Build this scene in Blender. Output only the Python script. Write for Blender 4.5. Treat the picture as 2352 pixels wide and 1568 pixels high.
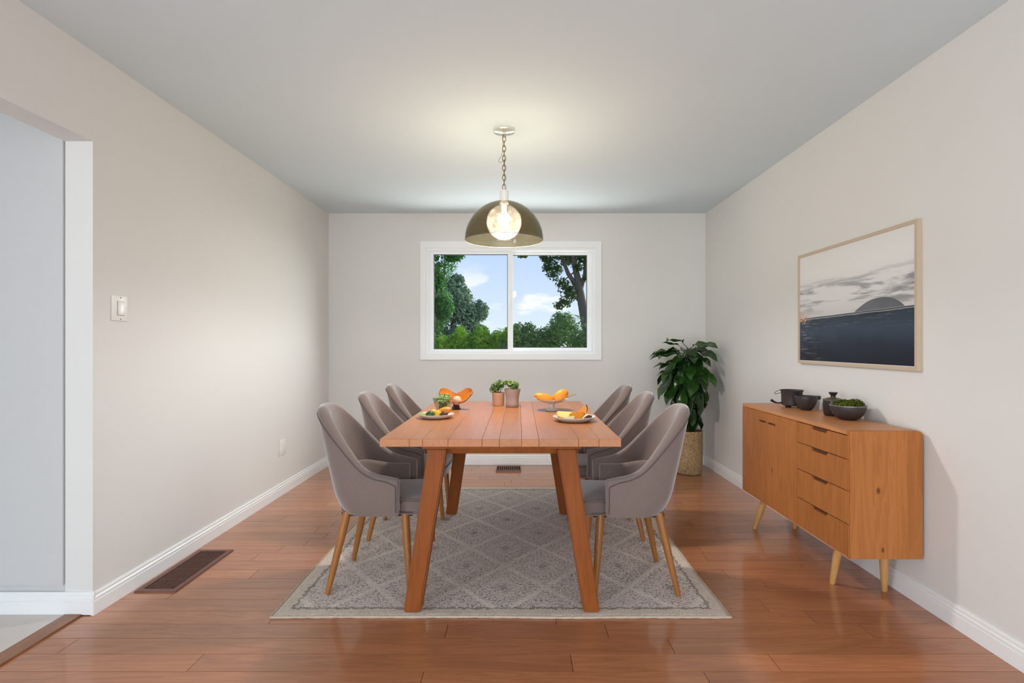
import bpy, bmesh, math, random
from mathutils import Vector, Matrix, noise
R = math.radians
random.seed(7)
for o in list(bpy.data.objects):
    bpy.data.objects.remove(o, do_unlink=True)
scene = bpy.context.scene
COL = scene.collection

# ------------------------------------------------------------------ camera
F = 1250.0            # focal length in pixels of a 2352 px wide frame
EYE = 1.171
cam_d = bpy.data.cameras.new('camera')
cam_d.sensor_width = 36.0
cam_d.lens = F / 2352 * 36.0
cam_d.shift_x = -16 / 2352
cam_d.shift_y = 6 / 2352
cam_d.clip_start = 0.05
cam_d.clip_end = 500
cam = bpy.data.objects.new('camera', cam_d)
cam.location = (0, 0, EYE)
cam.rotation_euler = (R(90), 0, 0)
COL.objects.link(cam)
scene.camera = cam
scene.view_settings.view_transform = 'Standard'
scene.view_settings.look = 'None'
scene.view_settings.gamma = 1.0
scene.view_settings.use_curve_mapping = False
scene.view_settings.exposure = 0.60

def S(r, g, b):
    def f(c):
        c = c / 255.0
        return c / 12.92 if c <= 0.04045 else ((c + 0.055) / 1.055) ** 2.4
    return (f(r), f(g), f(b), 1.0)

# ------------------------------------------------------------------ node helper
class NT:
    def __init__(self, tree):
        self.t = tree; self.n = tree.nodes; self.l = tree.links
    def new(self, typ, **kw):
        nd = self.n.new(typ)
        for k, v in kw.items():
            setattr(nd, k, v)
        return nd
    def put(self, sock, v):
        if isinstance(v, bpy.types.NodeSocket):
            self.l.new(v, sock)
        else:
            sock.default_value = v
    def m(self, op, a, b=0.0, c=None, clamp=False):
        nd = self.new('ShaderNodeMath', operation=op, use_clamp=clamp)
        self.put(nd.inputs[0], a); self.put(nd.inputs[1], b)
        if c is not None: self.put(nd.inputs[2], c)
        return nd.outputs[0]
    def mix(self, f, a, b, mode='MIX'):
        nd = self.new('ShaderNodeMix', data_type='RGBA', blend_type=mode)
        self.put(nd.inputs[0], f); self.put(nd.inputs[6], a); self.put(nd.inputs[7], b)
        return nd.outputs[2]
    def ramp(self, f, stops, interp='LINEAR'):
        nd = self.new('ShaderNodeValToRGB')
        nd.color_ramp.interpolation = interp
        e = nd.color_ramp.elements
        while len(e) < len(stops): e.new(0.5)
        for el, (p, c) in zip(e, stops):
            el.position = p
            el.color = c if len(c) == 4 else (*c, 1)
        self.put(nd.inputs[0], f)
        return nd.outputs[0]
    def step(self, v, lo, hi):
        nd = self.new('ShaderNodeMapRange', interpolation_type='SMOOTHSTEP')
        self.put(nd.inputs[0], v); nd.inputs[1].default_value = lo; nd.inputs[2].default_value = hi
        nd.inputs[3].default_value = 0; nd.inputs[4].default_value = 1
        return nd.outputs[0]
    def noise(self, vec, scale, detail=3, rough=0.5, dist=0.0):
        nd = self.new('ShaderNodeTexNoise')
        self.put(nd.inputs['Vector'], vec)
        nd.inputs['Scale'].default_value = scale; nd.inputs['Detail'].default_value = detail
        nd.inputs['Roughness'].default_value = rough; nd.inputs['Distortion'].default_value = dist
        return nd.outputs[0]
    def mapping(self, vec, scale=(1, 1, 1), loc=(0, 0, 0), rot=(0, 0, 0)):
        nd = self.new('ShaderNodeMapping')
        self.put(nd.inputs[0], vec); nd.inputs[1].default_value = loc
        nd.inputs[2].default_value = rot; nd.inputs[3].default_value = scale
        return nd.outputs[0]
    def sep(self, vec):
        nd = self.new('ShaderNodeSeparateXYZ'); self.put(nd.inputs[0], vec); return nd.outputs
    def comb(self, x, y, z):
        nd = self.new('ShaderNodeCombineXYZ')
        self.put(nd.inputs[0], x); self.put(nd.inputs[1], y); self.put(nd.inputs[2], z)
        return nd.outputs[0]
    def bump(self, h, strength=0.2, dist=0.01):
        nd = self.new('ShaderNodeBump')
        nd.inputs['Strength'].default_value = strength; nd.inputs['Distance'].default_value = dist
        self.put(nd.inputs['Height'], h)
        return nd.outputs[0]

def new_mat(name):
    mt = bpy.data.materials.new(name); mt.use_nodes = True
    nt = NT(mt.node_tree)
    return mt, nt, nt.n['Principled BSDF']

def P(b, **kw):
    for k, v in kw.items():
        b.inputs[k.replace('_', ' ')].default_value = v

def flat(name, col, rough=0.5, metal=0.0, spec=0.5, var=0.06, nscale=25.0, bump=0.0, bscale=60.0, coat=0.0):
    mt, nt, b = new_mat(name)
    geo = nt.new('ShaderNodeNewGeometry')
    n = nt.noise(geo.outputs['Position'], nscale, 3)
    k = nt.m('MULTIPLY_ADD', n, 2 * var, 1 - var)
    c = nt.mix(1.0, col, nt.comb(k, k, k), 'MULTIPLY')
    nt.l.new(c, b.inputs['Base Color'])
    b.inputs['Roughness'].default_value = rough; b.inputs['Metallic'].default_value = metal
    b.inputs['Specular IOR Level'].default_value = spec
    b.inputs['Coat Weight'].default_value = coat
    if bump > 0:
        h = nt.noise(geo.outputs['Position'], bscale, 4)
        nt.l.new(nt.bump(h, bump, 0.004), b.inputs['Normal'])
    return mt

def wood(name, light, dark, axis=0, rough=0.4, scale=1.0, rnd=0.16, contrast=1.0, coat=0.0, spec=0.5, fine=0.25, coat_rough=0.09, knots=()):
    """grain runs along the given world axis; each object is shifted and tinted by its own random number"""
    mt, nt, b = new_mat(name)
    geo = nt.new('ShaderNodeNewGeometry'); oi = nt.new('ShaderNodeObjectInfo')
    rn = oi.outputs['Random']
    off = nt.comb(nt.m('MULTIPLY', rn, 37.0), nt.m('MULTIPLY', rn, 91.0), nt.m('MULTIPLY', rn, 53.0))
    va = nt.new('ShaderNodeVectorMath', operation='ADD')
    nt.l.new(geo.outputs['Position'], va.inputs[0]); nt.l.new(off, va.inputs[1])
    s1 = [9.0 * scale] * 3; s1[axis] = 0.9 * scale
    s2 = [140.0 * scale] * 3; s2[axis] = 4.0 * scale
    v1 = nt.mapping(va.outputs[0], tuple(s1)); v2 = nt.mapping(va.outputs[0], tuple(s2))
    n1 = nt.noise(v1, 1.0, 4, 0.55, 0.6)
    rings = nt.m('FRACT', nt.m('MULTIPLY', n1, 9.0))
    rings = nt.m('ABSOLUTE', nt.m('SUBTRACT', rings, 0.5))
    rings = nt.m('MULTIPLY', rings, 2.0)
    n2 = nt.noise(v2, 1.0, 3, 0.6)
    f = nt.m('ADD', nt.m('MULTIPLY', rings, 0.35), nt.m('MULTIPLY', n2, fine))
    f = nt.m('ADD', f, nt.m('MULTIPLY', n1, 0.5))
    f = nt.m('MULTIPLY_ADD', nt.m('SUBTRACT', f, 0.5), contrast, 0.5, clamp=True)
    c = nt.mix(f, dark, light)
    k = nt.m('MULTIPLY_ADD', rn, 2 * rnd, 1 - rnd)
    c = nt.mix(1.0, c, nt.comb(k, k, k), 'MULTIPLY')
    if knots:
        gx, gy, gz = nt.sep(geo.outputs['Position'])
        for kx, ky, kz, kr in knots:
            du = nt.m('MULTIPLY', nt.m('ADD', nt.m('ABSOLUTE', nt.m('SUBTRACT', gx, kx)), nt.m('ABSOLUTE', nt.m('SUBTRACT', gy, ky))), 1 / kr)
            dw = nt.m('MULTIPLY', nt.m('SUBTRACT', gz, kz), 0.55 / kr)
            dd = nt.m('SQRT', nt.m('ADD', nt.m('MULTIPLY', du, du), nt.m('MULTIPLY', dw, dw)))
            dd = nt.m('ADD', dd, nt.m('MULTIPLY', nt.m('SUBTRACT', n2, 0.5), 0.5))
            c = nt.mix(nt.m('MULTIPLY', nt.m('SUBTRACT', 1.0, nt.step(dd, 0.35, 1.15)), 0.75), c, S(62, 34, 16))
    nt.l.new(c, b.inputs['Base Color'])
    b.inputs['Roughness'].default_value = rough
    b.inputs['Coat Weight'].default_value = coat; b.inputs['Coat Roughness'].default_value = coat_rough
    b.inputs['Specular IOR Level'].default_value = spec
    nt.l.new(nt.bump(f, 0.06, 0.002), b.inputs['Normal'])
    return mt

# ------------------------------------------------------------------ world: pale blue summer sky
world = bpy.data.worlds.new('sky'); scene.world = world; world.use_nodes = True
wt = NT(world.node_tree)
bg = wt.n['Background']
tc = wt.new('ShaderNodeTexCoord')
sx, sy, sz = wt.sep(tc.outputs['Generated'])
grad = wt.ramp(sz, [(0.0, S(232, 242, 255)), (0.06, S(218, 234, 255)), (0.2, S(188, 212, 253)), (0.6, S(120, 165, 240)), (1.0, S(90, 140, 225))])
cn = wt.noise(wt.mapping(tc.outputs['Generated'], (6, 6, 16)), 1.6, 6, 0.55)
cm = wt.step(cn, 0.52, 0.66)
low = wt.m('MULTIPLY', wt.step(sz, 0.02, 0.05), wt.m('SUBTRACT', 1.0, wt.step(sz, 0.09, 0.16)))
cm = wt.m('MULTIPLY', cm, low)
wt.l.new(wt.mix(cm, grad, (1, 1, 1, 1)), bg.inputs[0])
bg.inputs[1].default_value = 0.70

# bright hazy sun beyond the window, low over the garden on the right
sun_d = bpy.data.lights.new('sun', 'SUN')
sun_d.energy = 6.8; sun_d.angle = R(58); sun_d.color = (1.0, 0.985, 0.96)
sun = bpy.data.objects.new('sun', sun_d)
sun.rotation_euler = Vector((-0.76, -0.62, -0.40)).to_track_quat('-Z', 'Y').to_euler()
sun.location = (6, 12, 6)
COL.objects.link(sun)
# unseen fill lights added behind the camera: rear, both sides, low upward one
def fill_light(name, loc, aim, sx_, sy_, watts, col=(1.0, 0.995, 0.985)):
    d = bpy.data.lights.new(name, 'AREA')
    d.shape = 'RECTANGLE'; d.size = sx_; d.size_y = sy_; d.energy = watts; d.color = col
    o = bpy.data.objects.new(name, d)
    o.location = loc; o.rotation_euler = (Vector(aim) - Vector(loc)).to_track_quat('-Z', 'Y').to_euler()
    COL.objects.link(o)
fill_light('rear_fill', (0.3, -9.0, 1.3), (0.0, 5, 1.5), 8.0, 2.4, 46)  # added rear fill for the surfaces that face the camera
fill_light('right_fill', (4.2, -1.6, 1.2), (-2.0, 3.0, 1.5), 3.0, 2.0, 8)  # added fill from the right, for the left wall
fill_light('left_fill', (-4.2, -1.6, 1.2), (2.0, 3.0, 1.3), 3.0, 2.0, 140, (0.97, 0.985, 1.0))  # added fill from the left, for right wall and sideboard front
fill_light('ceiling_fill', (0.1, -2.6, 0.05), (0.1, 1.5, 2.44), 5.0, 1.2, 130, (0.88, 0.96, 1.0))  # added fill aimed upward to lift the ceiling
# unseen fill light added outside, below the window, to brighten the ceiling
fill_light('outside_fill', (-0.1, 6.9, -0.2), (-0.1, 4.0, 2.44), 4.0, 2.0, 125, (1.0, 0.985, 0.97))

# ------------------------------------------------------------------ geometry helpers
def link(name, me, mat, parent=None, smooth=False):
    o = bpy.data.objects.new(name, me); COL.objects.link(o)
    if mat: me.materials.append(mat)
    if parent: o.parent = parent
    if smooth:
        for p in me.polygons: p.use_smooth = True
    return o

def from_bm(name, bm, mat, parent=None, smooth=False, sharp=None):
    bmesh.ops.recalc_face_normals(bm, faces=bm.faces)
    me = bpy.data.meshes.new(name); bm.to_mesh(me); bm.free()
    o = link(name, me, mat, parent, smooth)
    if smooth and sharp:
        me.set_sharp_from_angle(angle=R(sharp))
    return o

def add_box(bm, x0, x1, y0, y1, z0, z1):
    v = [bm.verts.new(p) for p in ((x0, y0, z0), (x1, y0, z0), (x1, y1, z0), (x0, y1, z0), (x0, y0, z1), (x1, y0, z1), (x1, y1, z1), (x0, y1, z1))]
    for f in ((3, 2, 1, 0), (4, 5, 6, 7), (0, 1, 5, 4), (1, 2, 6, 5), (2, 3, 7, 6), (3, 0, 4, 7)):
        bm.faces.new([v[i] for i in f])
    return v

def box(name, x0, x1, y0, y1, z0, z1, mat, parent=None, bevel=0.0, seg=2):
    bm = bmesh.new(); add_box(bm, x0, x1, y0, y1, z0, z1)
    if bevel > 0:
        bmesh.ops.bevel(bm, geom=list(bm.edges), offset=bevel, segments=seg, profile=0.5, affect='EDGES')
    return from_bm(name, bm, mat, parent, bevel > 0, 40)

def boxes(name, lst, mat, parent=None):
    bm = bmesh.new()
    for b in lst: add_box(bm, *b)
    return from_bm(name, bm, mat, parent)

def add_lathe(bm, prof, seg=40, cx=0, cy=0, cz=0, cap0=False, cap1=False, sx=1, sy=1):
    rings = []
    for r, z in prof:
        if r < 1e-6:
            rings.append([bm.verts.new((cx, cy, cz + z))])
        else:
            rings.append([bm.verts.new((cx + sx * r * math.cos(2 * math.pi * i / seg), cy + sy * r * math.sin(2 * math.pi * i / seg), cz + z)) for i in range(seg)])
    for a, b in zip(rings, rings[1:]):
        for i in range(seg):
            j = (i + 1) % seg
            if len(a) == 1 and len(b) > 1: bm.faces.new((a[0], b[i], b[j]))
            elif len(b) == 1 and len(a) > 1: bm.faces.new((a[i], b[0], a[j]))
            elif len(a) > 1: bm.faces.new((a[i], b[i], b[j], a[j]))
    if cap0 and len(rings[0]) > 1: bm.faces.new(list(reversed(rings[0])))
    if cap1 and len(rings[-1]) > 1: bm.faces.new(rings[-1])

def lathe(name, prof, mat, parent=None, seg=40, c=(0, 0, 0), cap0=False, cap1=False, sharp=35, sx=1, sy=1):
    bm = bmesh.new(); add_lathe(bm, prof, seg, *c, cap0=cap0, cap1=cap1, sx=sx, sy=sy)
    return from_bm(name, bm, mat, parent, True, sharp)

def add_tube(bm, pts, rad, seg=8, closed=False, caps=True):
    pts = [Vector(p) for p in pts]; n = len(pts)
    rs = rad if isinstance(rad, (list, tuple)) else [rad] * n
    rings = []; prev = None
    for i, p in enumerate(pts):
        if closed: t = pts[(i + 1) % n] - pts[i - 1]
        else: t = pts[min(i + 1, n - 1)] - pts[max(i - 1, 0)]
        t.normalize()
        if prev is None:
            a = Vector((0, 0, 1)) if abs(t.z) < 0.9 else Vector((1, 0, 0))
            u = t.cross(a).normalized()
        else:
            u = (prev - t * prev.dot(t)).normalized()
        prev = u; w = t.cross(u)
        rings.append([bm.verts.new(p + (u * math.cos(2 * math.pi * k / seg) + w * math.sin(2 * math.pi * k / seg)) * rs[i]) for k in range(seg)])
    rng = range(n) if closed else range(n - 1)
    for i in rng:
        a, b = rings[i], rings[(i + 1) % n]
        for k in range(seg):
            bm.faces.new((a[k], a[(k + 1) % seg], b[(k + 1) % seg], b[k]))
    if caps and not closed:
        bm.faces.new(list(reversed(rings[0]))); bm.faces.new(rings[-1])

def tube(name, pts, rad, mat, parent=None, seg=10, closed=False):
    bm = bmesh.new(); add_tube(bm, pts, rad, seg, closed)
    return from_bm(name, bm, mat, parent, True, 50)

def frustum(name, a, b, ha, hb, mat, parent=None, bevel=0.0):
    """square-section post from centre a (half sizes ha) to centre b (half sizes hb)"""
    bm = bmesh.new(); v = []
    for c, h in ((a, ha), (b, hb)):
        for sx, sy in ((-1, -1), (1, -1), (1, 1), (-1, 1)):
            v.append(bm.verts.new((c[0] + sx * h[0], c[1] + sy * h[1], c[2])))
    for f in ((3, 2, 1, 0), (4, 5, 6, 7), (0, 1, 5, 4), (1, 2, 6, 5), (2, 3, 7, 6), (3, 0, 4, 7)):
        bm.faces.new([v[i] for i in f])
    if bevel: bmesh.ops.bevel(bm, geom=list(bm.edges), offset=bevel, segments=2, affect='EDGES')
    return from_bm(name, bm, mat, parent, bevel > 0, 40)

def ellipsoid(name, c, r, mat, parent=None, wob=0.0, rot=(0, 0, 0), sub=3, seed=0):
    bm = bmesh.new(); bmesh.ops.create_icosphere(bm, subdivisions=sub, radius=1.0)
    M = Matrix.Rotation(rot[2], 3, 'Z') @ Matrix.Rotation(rot[1], 3, 'Y') @ Matrix.Rotation(rot[0], 3, 'X')
    for v in bm.verts:
        p = v.co.copy()
        k = 1 + wob * noise.noise(p * 1.7 + Vector((seed * 3.1, seed, 0)))
        v.co = M @ Vector((p.x * r[0] * k, p.y * r[1] * k, p.z * r[2] * k)) + Vector(c)
    return from_bm(name, bm, mat, parent, True)

def tag(o, label=None, cat=None, group=None, kind=None):
    if label: o['label'] = label
    if cat: o['category'] = cat
    if group: o['group'] = group
    if kind: o['kind'] = kind
    return o

def thing(name, label, cat, loc=(0, 0, 0), rz=0.0, group=None):
    o = bpy.data.objects.new(name, None); o.empty_display_size = 0.1
    COL.objects.link(o); o.location = loc; o.rotation_euler = (0, 0, rz)
    return tag(o, label, cat, group)

def struct(o):
    o['kind'] = 'structure'; return o

def copy_tree(o, parent=None):
    c = o.copy(); COL.objects.link(c); c.parent = parent
    for ch in list(o.children): copy_tree(ch, c)
    return c

# ------------------------------------------------------------------ materials
M_wall = flat('greige_paint', S(222, 220, 216), 0.75, var=0.012, nscale=3, spec=0.25, bump=0.03, bscale=220)
M_ceil = flat('ceiling_paint', S(214, 225, 230), 0.85, var=0.01, nscale=3, spec=0.2, bump=0.04, bscale=180)
M_hall = flat('white_hall_paint', S(200, 200, 199), 0.7, var=0.01, spec=0.25)
M_trim = flat('white_trim_paint', S(238, 239, 238), 0.35, var=0.01)
M_vinyl = flat('white_vinyl', S(240, 242, 243), 0.35, var=0.01)
M_gasket = flat('black_gasket', S(22, 22, 24), 0.6)
M_plank = wood('hardwood_planks', S(194, 130, 90), S(150, 92, 60), axis=0, rough=0.28, rnd=0.10, contrast=1.0, coat=0.7, spec=0.25)
M_sub = flat('subfloor', S(58, 36, 24), 0.9)
M_tile = flat('beige_tile', S(214, 204, 196), 0.35, var=0.04, nscale=6)
M_thresh = wood('threshold_oak', S(150, 100, 66), S(110, 68, 40), axis=1, rough=0.35)
M_brown_metal = flat('brown_enamel_metal', S(112, 74, 62), 0.4, metal=0.2, var=0.03)
M_duct = flat('dark_duct', S(30, 15, 12), 0.9)
M_table = wood('table_oak', S(190, 122, 68), S(156, 94, 48), axis=1, rough=0.34, rnd=0.07, contrast=0.9, coat=0.3, spec=0.3, coat_rough=0.30)
M_leg = wood('table_leg_oak', S(150, 80, 24), S(116, 58, 14), axis=2, rough=0.5, rnd=0.05, spec=0.2)
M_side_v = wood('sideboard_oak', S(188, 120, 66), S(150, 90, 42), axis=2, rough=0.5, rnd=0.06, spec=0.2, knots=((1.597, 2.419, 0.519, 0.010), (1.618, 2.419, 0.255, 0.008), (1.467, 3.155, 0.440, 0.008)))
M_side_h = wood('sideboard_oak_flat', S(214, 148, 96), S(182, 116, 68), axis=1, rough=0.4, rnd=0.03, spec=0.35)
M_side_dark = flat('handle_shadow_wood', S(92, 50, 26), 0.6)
M_beech = wood('beech_leg', S(168, 110, 50), S(136, 82, 34), axis=2, rough=0.4, rnd=0.05, scale=2)
M_beech2 = wood('pale_beech_leg', S(206, 160, 102), S(184, 134, 78), axis=2, rough=0.4, rnd=0.04, scale=2)
M_black = flat('dark_stoneware', S(58, 52, 52), 0.45, var=0.05, nscale=60)
M_black2 = flat('charcoal_enamel', S(40, 36, 36), 0.35)
M_white_ceramic = flat('white_ceramic', S(226, 220, 212), 0.25, var=0.02)
M_cream_ceramic = flat('cream_ceramic', S(222, 214, 198), 0.25, var=0.03)
M_terra = flat('tan_terracotta', S(196, 150, 118), 0.7, var=0.06, nscale=30)
M_mauve = flat('grey_mauve_clay', S(170, 148, 138), 0.6, var=0.05, nscale=30)
M_soil = flat('soil', S(46, 32, 24), 0.95, var=0.2, nscale=120)
M_brass = flat('antique_brass', S(150, 120, 62), 0.3, metal=0.9)
M_canopy = flat('polished_canopy', S(226, 228, 214), 0.12, metal=0.6, var=0.01)
M_collar = flat('satin_white_metal', S(226, 226, 224), 0.3, var=0.01)
M_wire = flat('grey_wire', S(110, 108, 104), 0.5)
M_frame = flat('pale_wood_frame', S(196, 176, 152), 0.4, var=0.05, nscale=40)
M_switch = flat('ivory_plastic', S(233, 230, 224), 0.3, var=0.005)
M_screw = flat('screw', S(90, 86, 80), 0.4, metal=0.5)

def leaf_mat(name, c1, c2, rough=0.4, trans=0.25, nscale=8.0, spec=0.12):
    mt, nt, b = new_mat(name)
    geo = nt.new('ShaderNodeNewGeometry'); oi = nt.new('ShaderNodeObjectInfo')
    n = nt.noise(geo.outputs['Position'], nscale, 2)
    isl = geo.outputs['Random Per Island']
    f = nt.m('ADD', nt.m('MULTIPLY', n, 0.5), nt.m('MULTIPLY', isl, 0.4))
    f = nt.m('ADD', f, nt.m('MULTIPLY', nt.m('SUBTRACT', oi.outputs['Random'], 0.5), 0.5), clamp=True)
    c = nt.mix(f, c1, c2)
    nt.l.new(c, b.inputs['Base Color'])
    P(b, Roughness=rough, Specular_IOR_Level=spec)
    tr = nt.new('ShaderNodeBsdfTranslucent'); nt.l.new(c, tr.inputs[0])
    mx = nt.new('ShaderNodeMixShader'); mx.inputs[0].default_value = trans
    nt.l.new(b.outputs[0], mx.inputs[1]); nt.l.new(tr.outputs[0], mx.inputs[2])
    nt.l.new(mx.outputs[0], nt.n['Material Output'].inputs[0])
    return mt
M_leaf_plant = leaf_mat('glossy_houseplant_leaf', S(18, 46, 18), S(66, 108, 44), 0.2, 0.1, 14, 0.6)
M_leaf_pot = leaf_mat('small_herb_leaf', S(38, 84, 28), S(190, 206, 120), 0.4, 0.25, 60)
M_leaf_dark = leaf_mat('dark_tree_leaf', S(24, 70, 28), S(112, 166, 88), 0.6, 0.4, 2)
M_leaf_grey = leaf_mat('grey_green_leaf', S(72, 106, 78), S(184, 200, 168), 0.7, 0.35, 2)
M_leaf_lime = leaf_mat('bright_hedge_leaf', S(58, 112, 18), S(176, 220, 66), 0.6, 0.45, 3)
M_leaf_bush = leaf_mat('bush_leaf', S(22, 52, 18), S(104, 140, 72), 0.6, 0.25, 2)
M_leaf_tree = leaf_mat('sparse_tree_leaf', S(32, 54, 24), S(92, 116, 58), 0.6, 0.35, 2)
M_bark = flat('bark', S(88, 78, 70), 0.9, var=0.25, nscale=14)
M_stem = flat('plant_stem', S(72, 58, 38), 0.8, var=0.2, nscale=40)
M_grass = flat('lawn', S(70, 108, 44), 0.9, var=0.25, nscale=8)

# fabric
M_fab, nt, b = new_mat('taupe_upholstery')
geo = nt.new('ShaderNodeNewGeometry')
w1 = nt.noise(nt.mapping(geo.outputs['Position'], (420, 420, 60)), 1.0, 2)
w2 = nt.noise(geo.outputs['Position'], 9.0, 3)
k = nt.m('ADD', nt.m('MULTIPLY', w1, 0.34), nt.m('MULTIPLY', w2, 0.10)); k = nt.m('ADD', k, 0.78)
nt.l.new(nt.mix(1.0, S(121, 105, 98), nt.comb(k, k, k), 'MULTIPLY'), b.inputs['Base Color'])
P(b, Roughness=0.85, Sheen_Weight=0.9, Sheen_Roughness=0.4, Specular_IOR_Level=0.25)
nt.l.new(nt.bump(w1, 0.12, 0.002), b.inputs['Normal'])
M_pipe = flat('taupe_piping', S(92, 80, 76), 0.85)
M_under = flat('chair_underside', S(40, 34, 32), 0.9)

# glass panes (thin clear sheet: straight-through with a fresnel reflection)
def pane_mat(name, tint, refl=1.0, ior=1.45, diff=0.0, dcol=(0.5, 0.5, 0.5, 1)):
    mt, nt, b = new_mat(name); nt.n.remove(b)
    tr = nt.new('ShaderNodeBsdfTransparent'); tr.inputs[0].default_value = tint
    gl = nt.new('ShaderNodeBsdfGlossy'); gl.inputs['Roughness'].default_value = 0.02
    fr = nt.new('ShaderNodeFresnel'); gb = nt.new('ShaderNodeNewGeometry')
    nt.l.new(nt.m('ADD', ior, nt.m('MULTIPLY', gb.outputs['Backfacing'], 1 / ior - ior)), fr.inputs[0])
    f = nt.m('MULTIPLY', fr.outputs[0], refl, clamp=True)
    last = tr.outputs[0]
    if diff > 0:
        d = nt.new('ShaderNodeBsdfDiffuse'); d.inputs[0].default_value = dcol
        m0 = nt.new('ShaderNodeMixShader'); m0.inputs[0].default_value = diff
        nt.l.new(last, m0.inputs[1]); nt.l.new(d.outputs[0], m0.inputs[2]); last = m0.outputs[0]
    mx = nt.new('ShaderNodeMixShader'); nt.l.new(f, mx.inputs[0])
    nt.l.new(last, mx.inputs[1]); nt.l.new(gl.outputs[0], mx.inputs[2])
    nt.l.new(mx.outputs[0], nt.n['Material Output'].inputs[0])
    return mt
M_pane = pane_mat('window_glass', (0.97, 0.985, 0.98, 1), 0.12)
M_smoke = pane_mat('smoked_acrylic', (0.575, 0.55, 0.475, 1), 0.9, 1.4, 0.015, S(150, 138, 100))
M_dishglass = pane_mat('dish_glass', (0.90, 0.92, 0.90, 1), 1.0)

# ------------------------------------------------------------------ room shell
XL, XR, YB, CEIL = -1.848, 1.810, 5.285, 2.44
YC = 2.36          # where the left wall ends at the opening to the hall
XH = XL - 0.12     # hall side of the left wall
YR = -3.6
fl = struct(box('floor', XH + 0.0, XR + 0.1, YR, YB + 0.1, -0.10, -0.012, M_sub))
struct(box('floor_living', XR + 0.1, 4.6, YR, 0.9, -0.10, 0.0, M_plank))
# planks run left to right
pm = bpy.data.meshes.new('plank'); bm = bmesh.new(); add_box(bm, 0, 1, 0, 1, -1, 0)
bmesh.ops.recalc_face_normals(bm, faces=bm.faces); bm.to_mesh(pm); bm.free(); pm.materials.append(M_plank)
PW = 0.1103; Y0 = 1.9465
fixed = {2: [-1.75, 0.59], 3: [-0.296, 0.358, 1.42], 1: [-1.19, 0.194, 0.94], 0: [-0.34, 0.66], 4: [-1.05, 0.158, 1.25], 6: [-1.62, -0.9, 0.75], 5: [-0.95, 1.1]}
rr = random.Random(3)
for k in range(-16, 31):
    ya = Y0 + (k - 1) * PW; yb = ya + PW
    if ya > YB: break
    yb = min(yb, YB)
    x_left = XL if ya >= YC - 0.02 else XL - 0.035
    if k in fixed: js = fixed[k]
    else:
        js = []; x = XL + rr.uniform(0.25, 1.0)
        while x < XR - 0.2:
            js.append(x); x += rr.uniform(0.55, 1.25)
    xs = [x_left] + [j for j in js if j > x_left + 0.1] + [XR]
    for a, c in zip(xs, xs[1:]):
        g = 0.0011
        o = bpy.data.objects.new('plank', pm); COL.objects.link(o)
        o.parent = fl
        o.location = (a + g, ya + g, 0.0)
        o.scale = (c - a - 2 * g, yb - ya - 2 * g, 0.012)

struct(box('ceiling', -4.7, 4.7, YR, YB + 0.1, CEIL, CEIL + 0.1, M_ceil))
# left wall: solid part, and the header over the opening
struct(boxes('wall_left', [(XH, XL, YC, YB + 0.1, 0, CEIL), (XH, XL, YR, YC, 2.05, CEIL)], M_wall))
struct(box('wall_right', XR, XR + 0.12, 0.9, YB + 0.1, 0, CEIL, M_wall))
WX0, WX1, WZ0, WZ1 = -0.905, 0.744, 1.070, 2.106
struct(boxes('wall_back', [(XL, WX0, YB, YB + 0.16, 0, CEIL), (WX1, XR, YB, YB + 0.16, 0, CEIL), (WX0, WX1, YB, YB + 0.16, 0, WZ0), (WX0, WX1, YB, YB + 0.16, WZ1, CEIL)], M_wall))
# hall beyond the opening
struct(box('wall_hall', -4.6, XH - 0.004, YC + 0.004, YC + 0.12, 0, CEIL, M_hall))
struct(box('hall_light_block', -3.2, -3.1, -0.8, YC + 0.12, 0, CEIL, M_hall))  # unseen wall added to keep the left fill off the hall
struct(box('floor_hall', -4.6, XH + 0.012, YR, YC + 0.004, -0.10, 0.006, M_tile))
hp = thing('wall_panel', 'flat white access panel beside the doorway at far left', 'panel', (XH - 0.4, YC, 0.13))
box('sheet', -0.36, 0.3975, -0.010, 0.003, 0.0, 2.2, M_hall, hp)
box('screw', -0.30, -0.28, -0.012, -0.0085, 0.02, 0.026, M_screw, hp)
struct(box('trim_1', XH + 0.012, XL - 0.036, YR, YC - 0.016, -0.02, 0.008, M_thresh))

# baseboards with a stepped profile; profile (depth from wall, height)
BB = [(0, 0), (0.014, 0), (0.014, 0.058), (0.0115, 0.060), (0.0115, 0.064), (0.0125, 0.066), (0.0125, 0.072), (0.008, 0.078), (0.008, 0.081), (0.009, 0.083), (0.009, 0.088), (0.006, 0.094), (0, 0.095)]
def baseboard(name, a, b2, nrm):
    a = Vector(a); b2 = Vector(b2); nrm = Vector(nrm); bm = bmesh.new(); rows = []
    for p in (a, b2):
        rows.append([bm.verts.new(p + nrm * d + Vector((0, 0, h))) for d, h in BB])
    for i in range(len(BB)):
        j = (i + 1) % len(BB)
        bm.faces.new((rows[0][i], rows[0][j], rows[1][j], rows[1][i]))
    bm.faces.new(rows[0]); bm.faces.new(list(reversed(rows[1])))
    return struct(from_bm(name, bm, M_trim))
baseboard('baseboard_left', (XL, YC - 0.012, 0), (XL, YB, 0), (1, 0, 0))
baseboard('baseboard_right', (XR, 0.9, 0), (XR, YB, 0), (-1, 0, 0))
baseboard('baseboard_back', (XL + 0.014, YB, 0), (XR - 0.014, YB, 0), (0, -1, 0))
baseboard('baseboard_hall', (-4.6, YC, 0.004), (XL + 0.012, YC, 0.004), (0, -1, 0))

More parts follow.
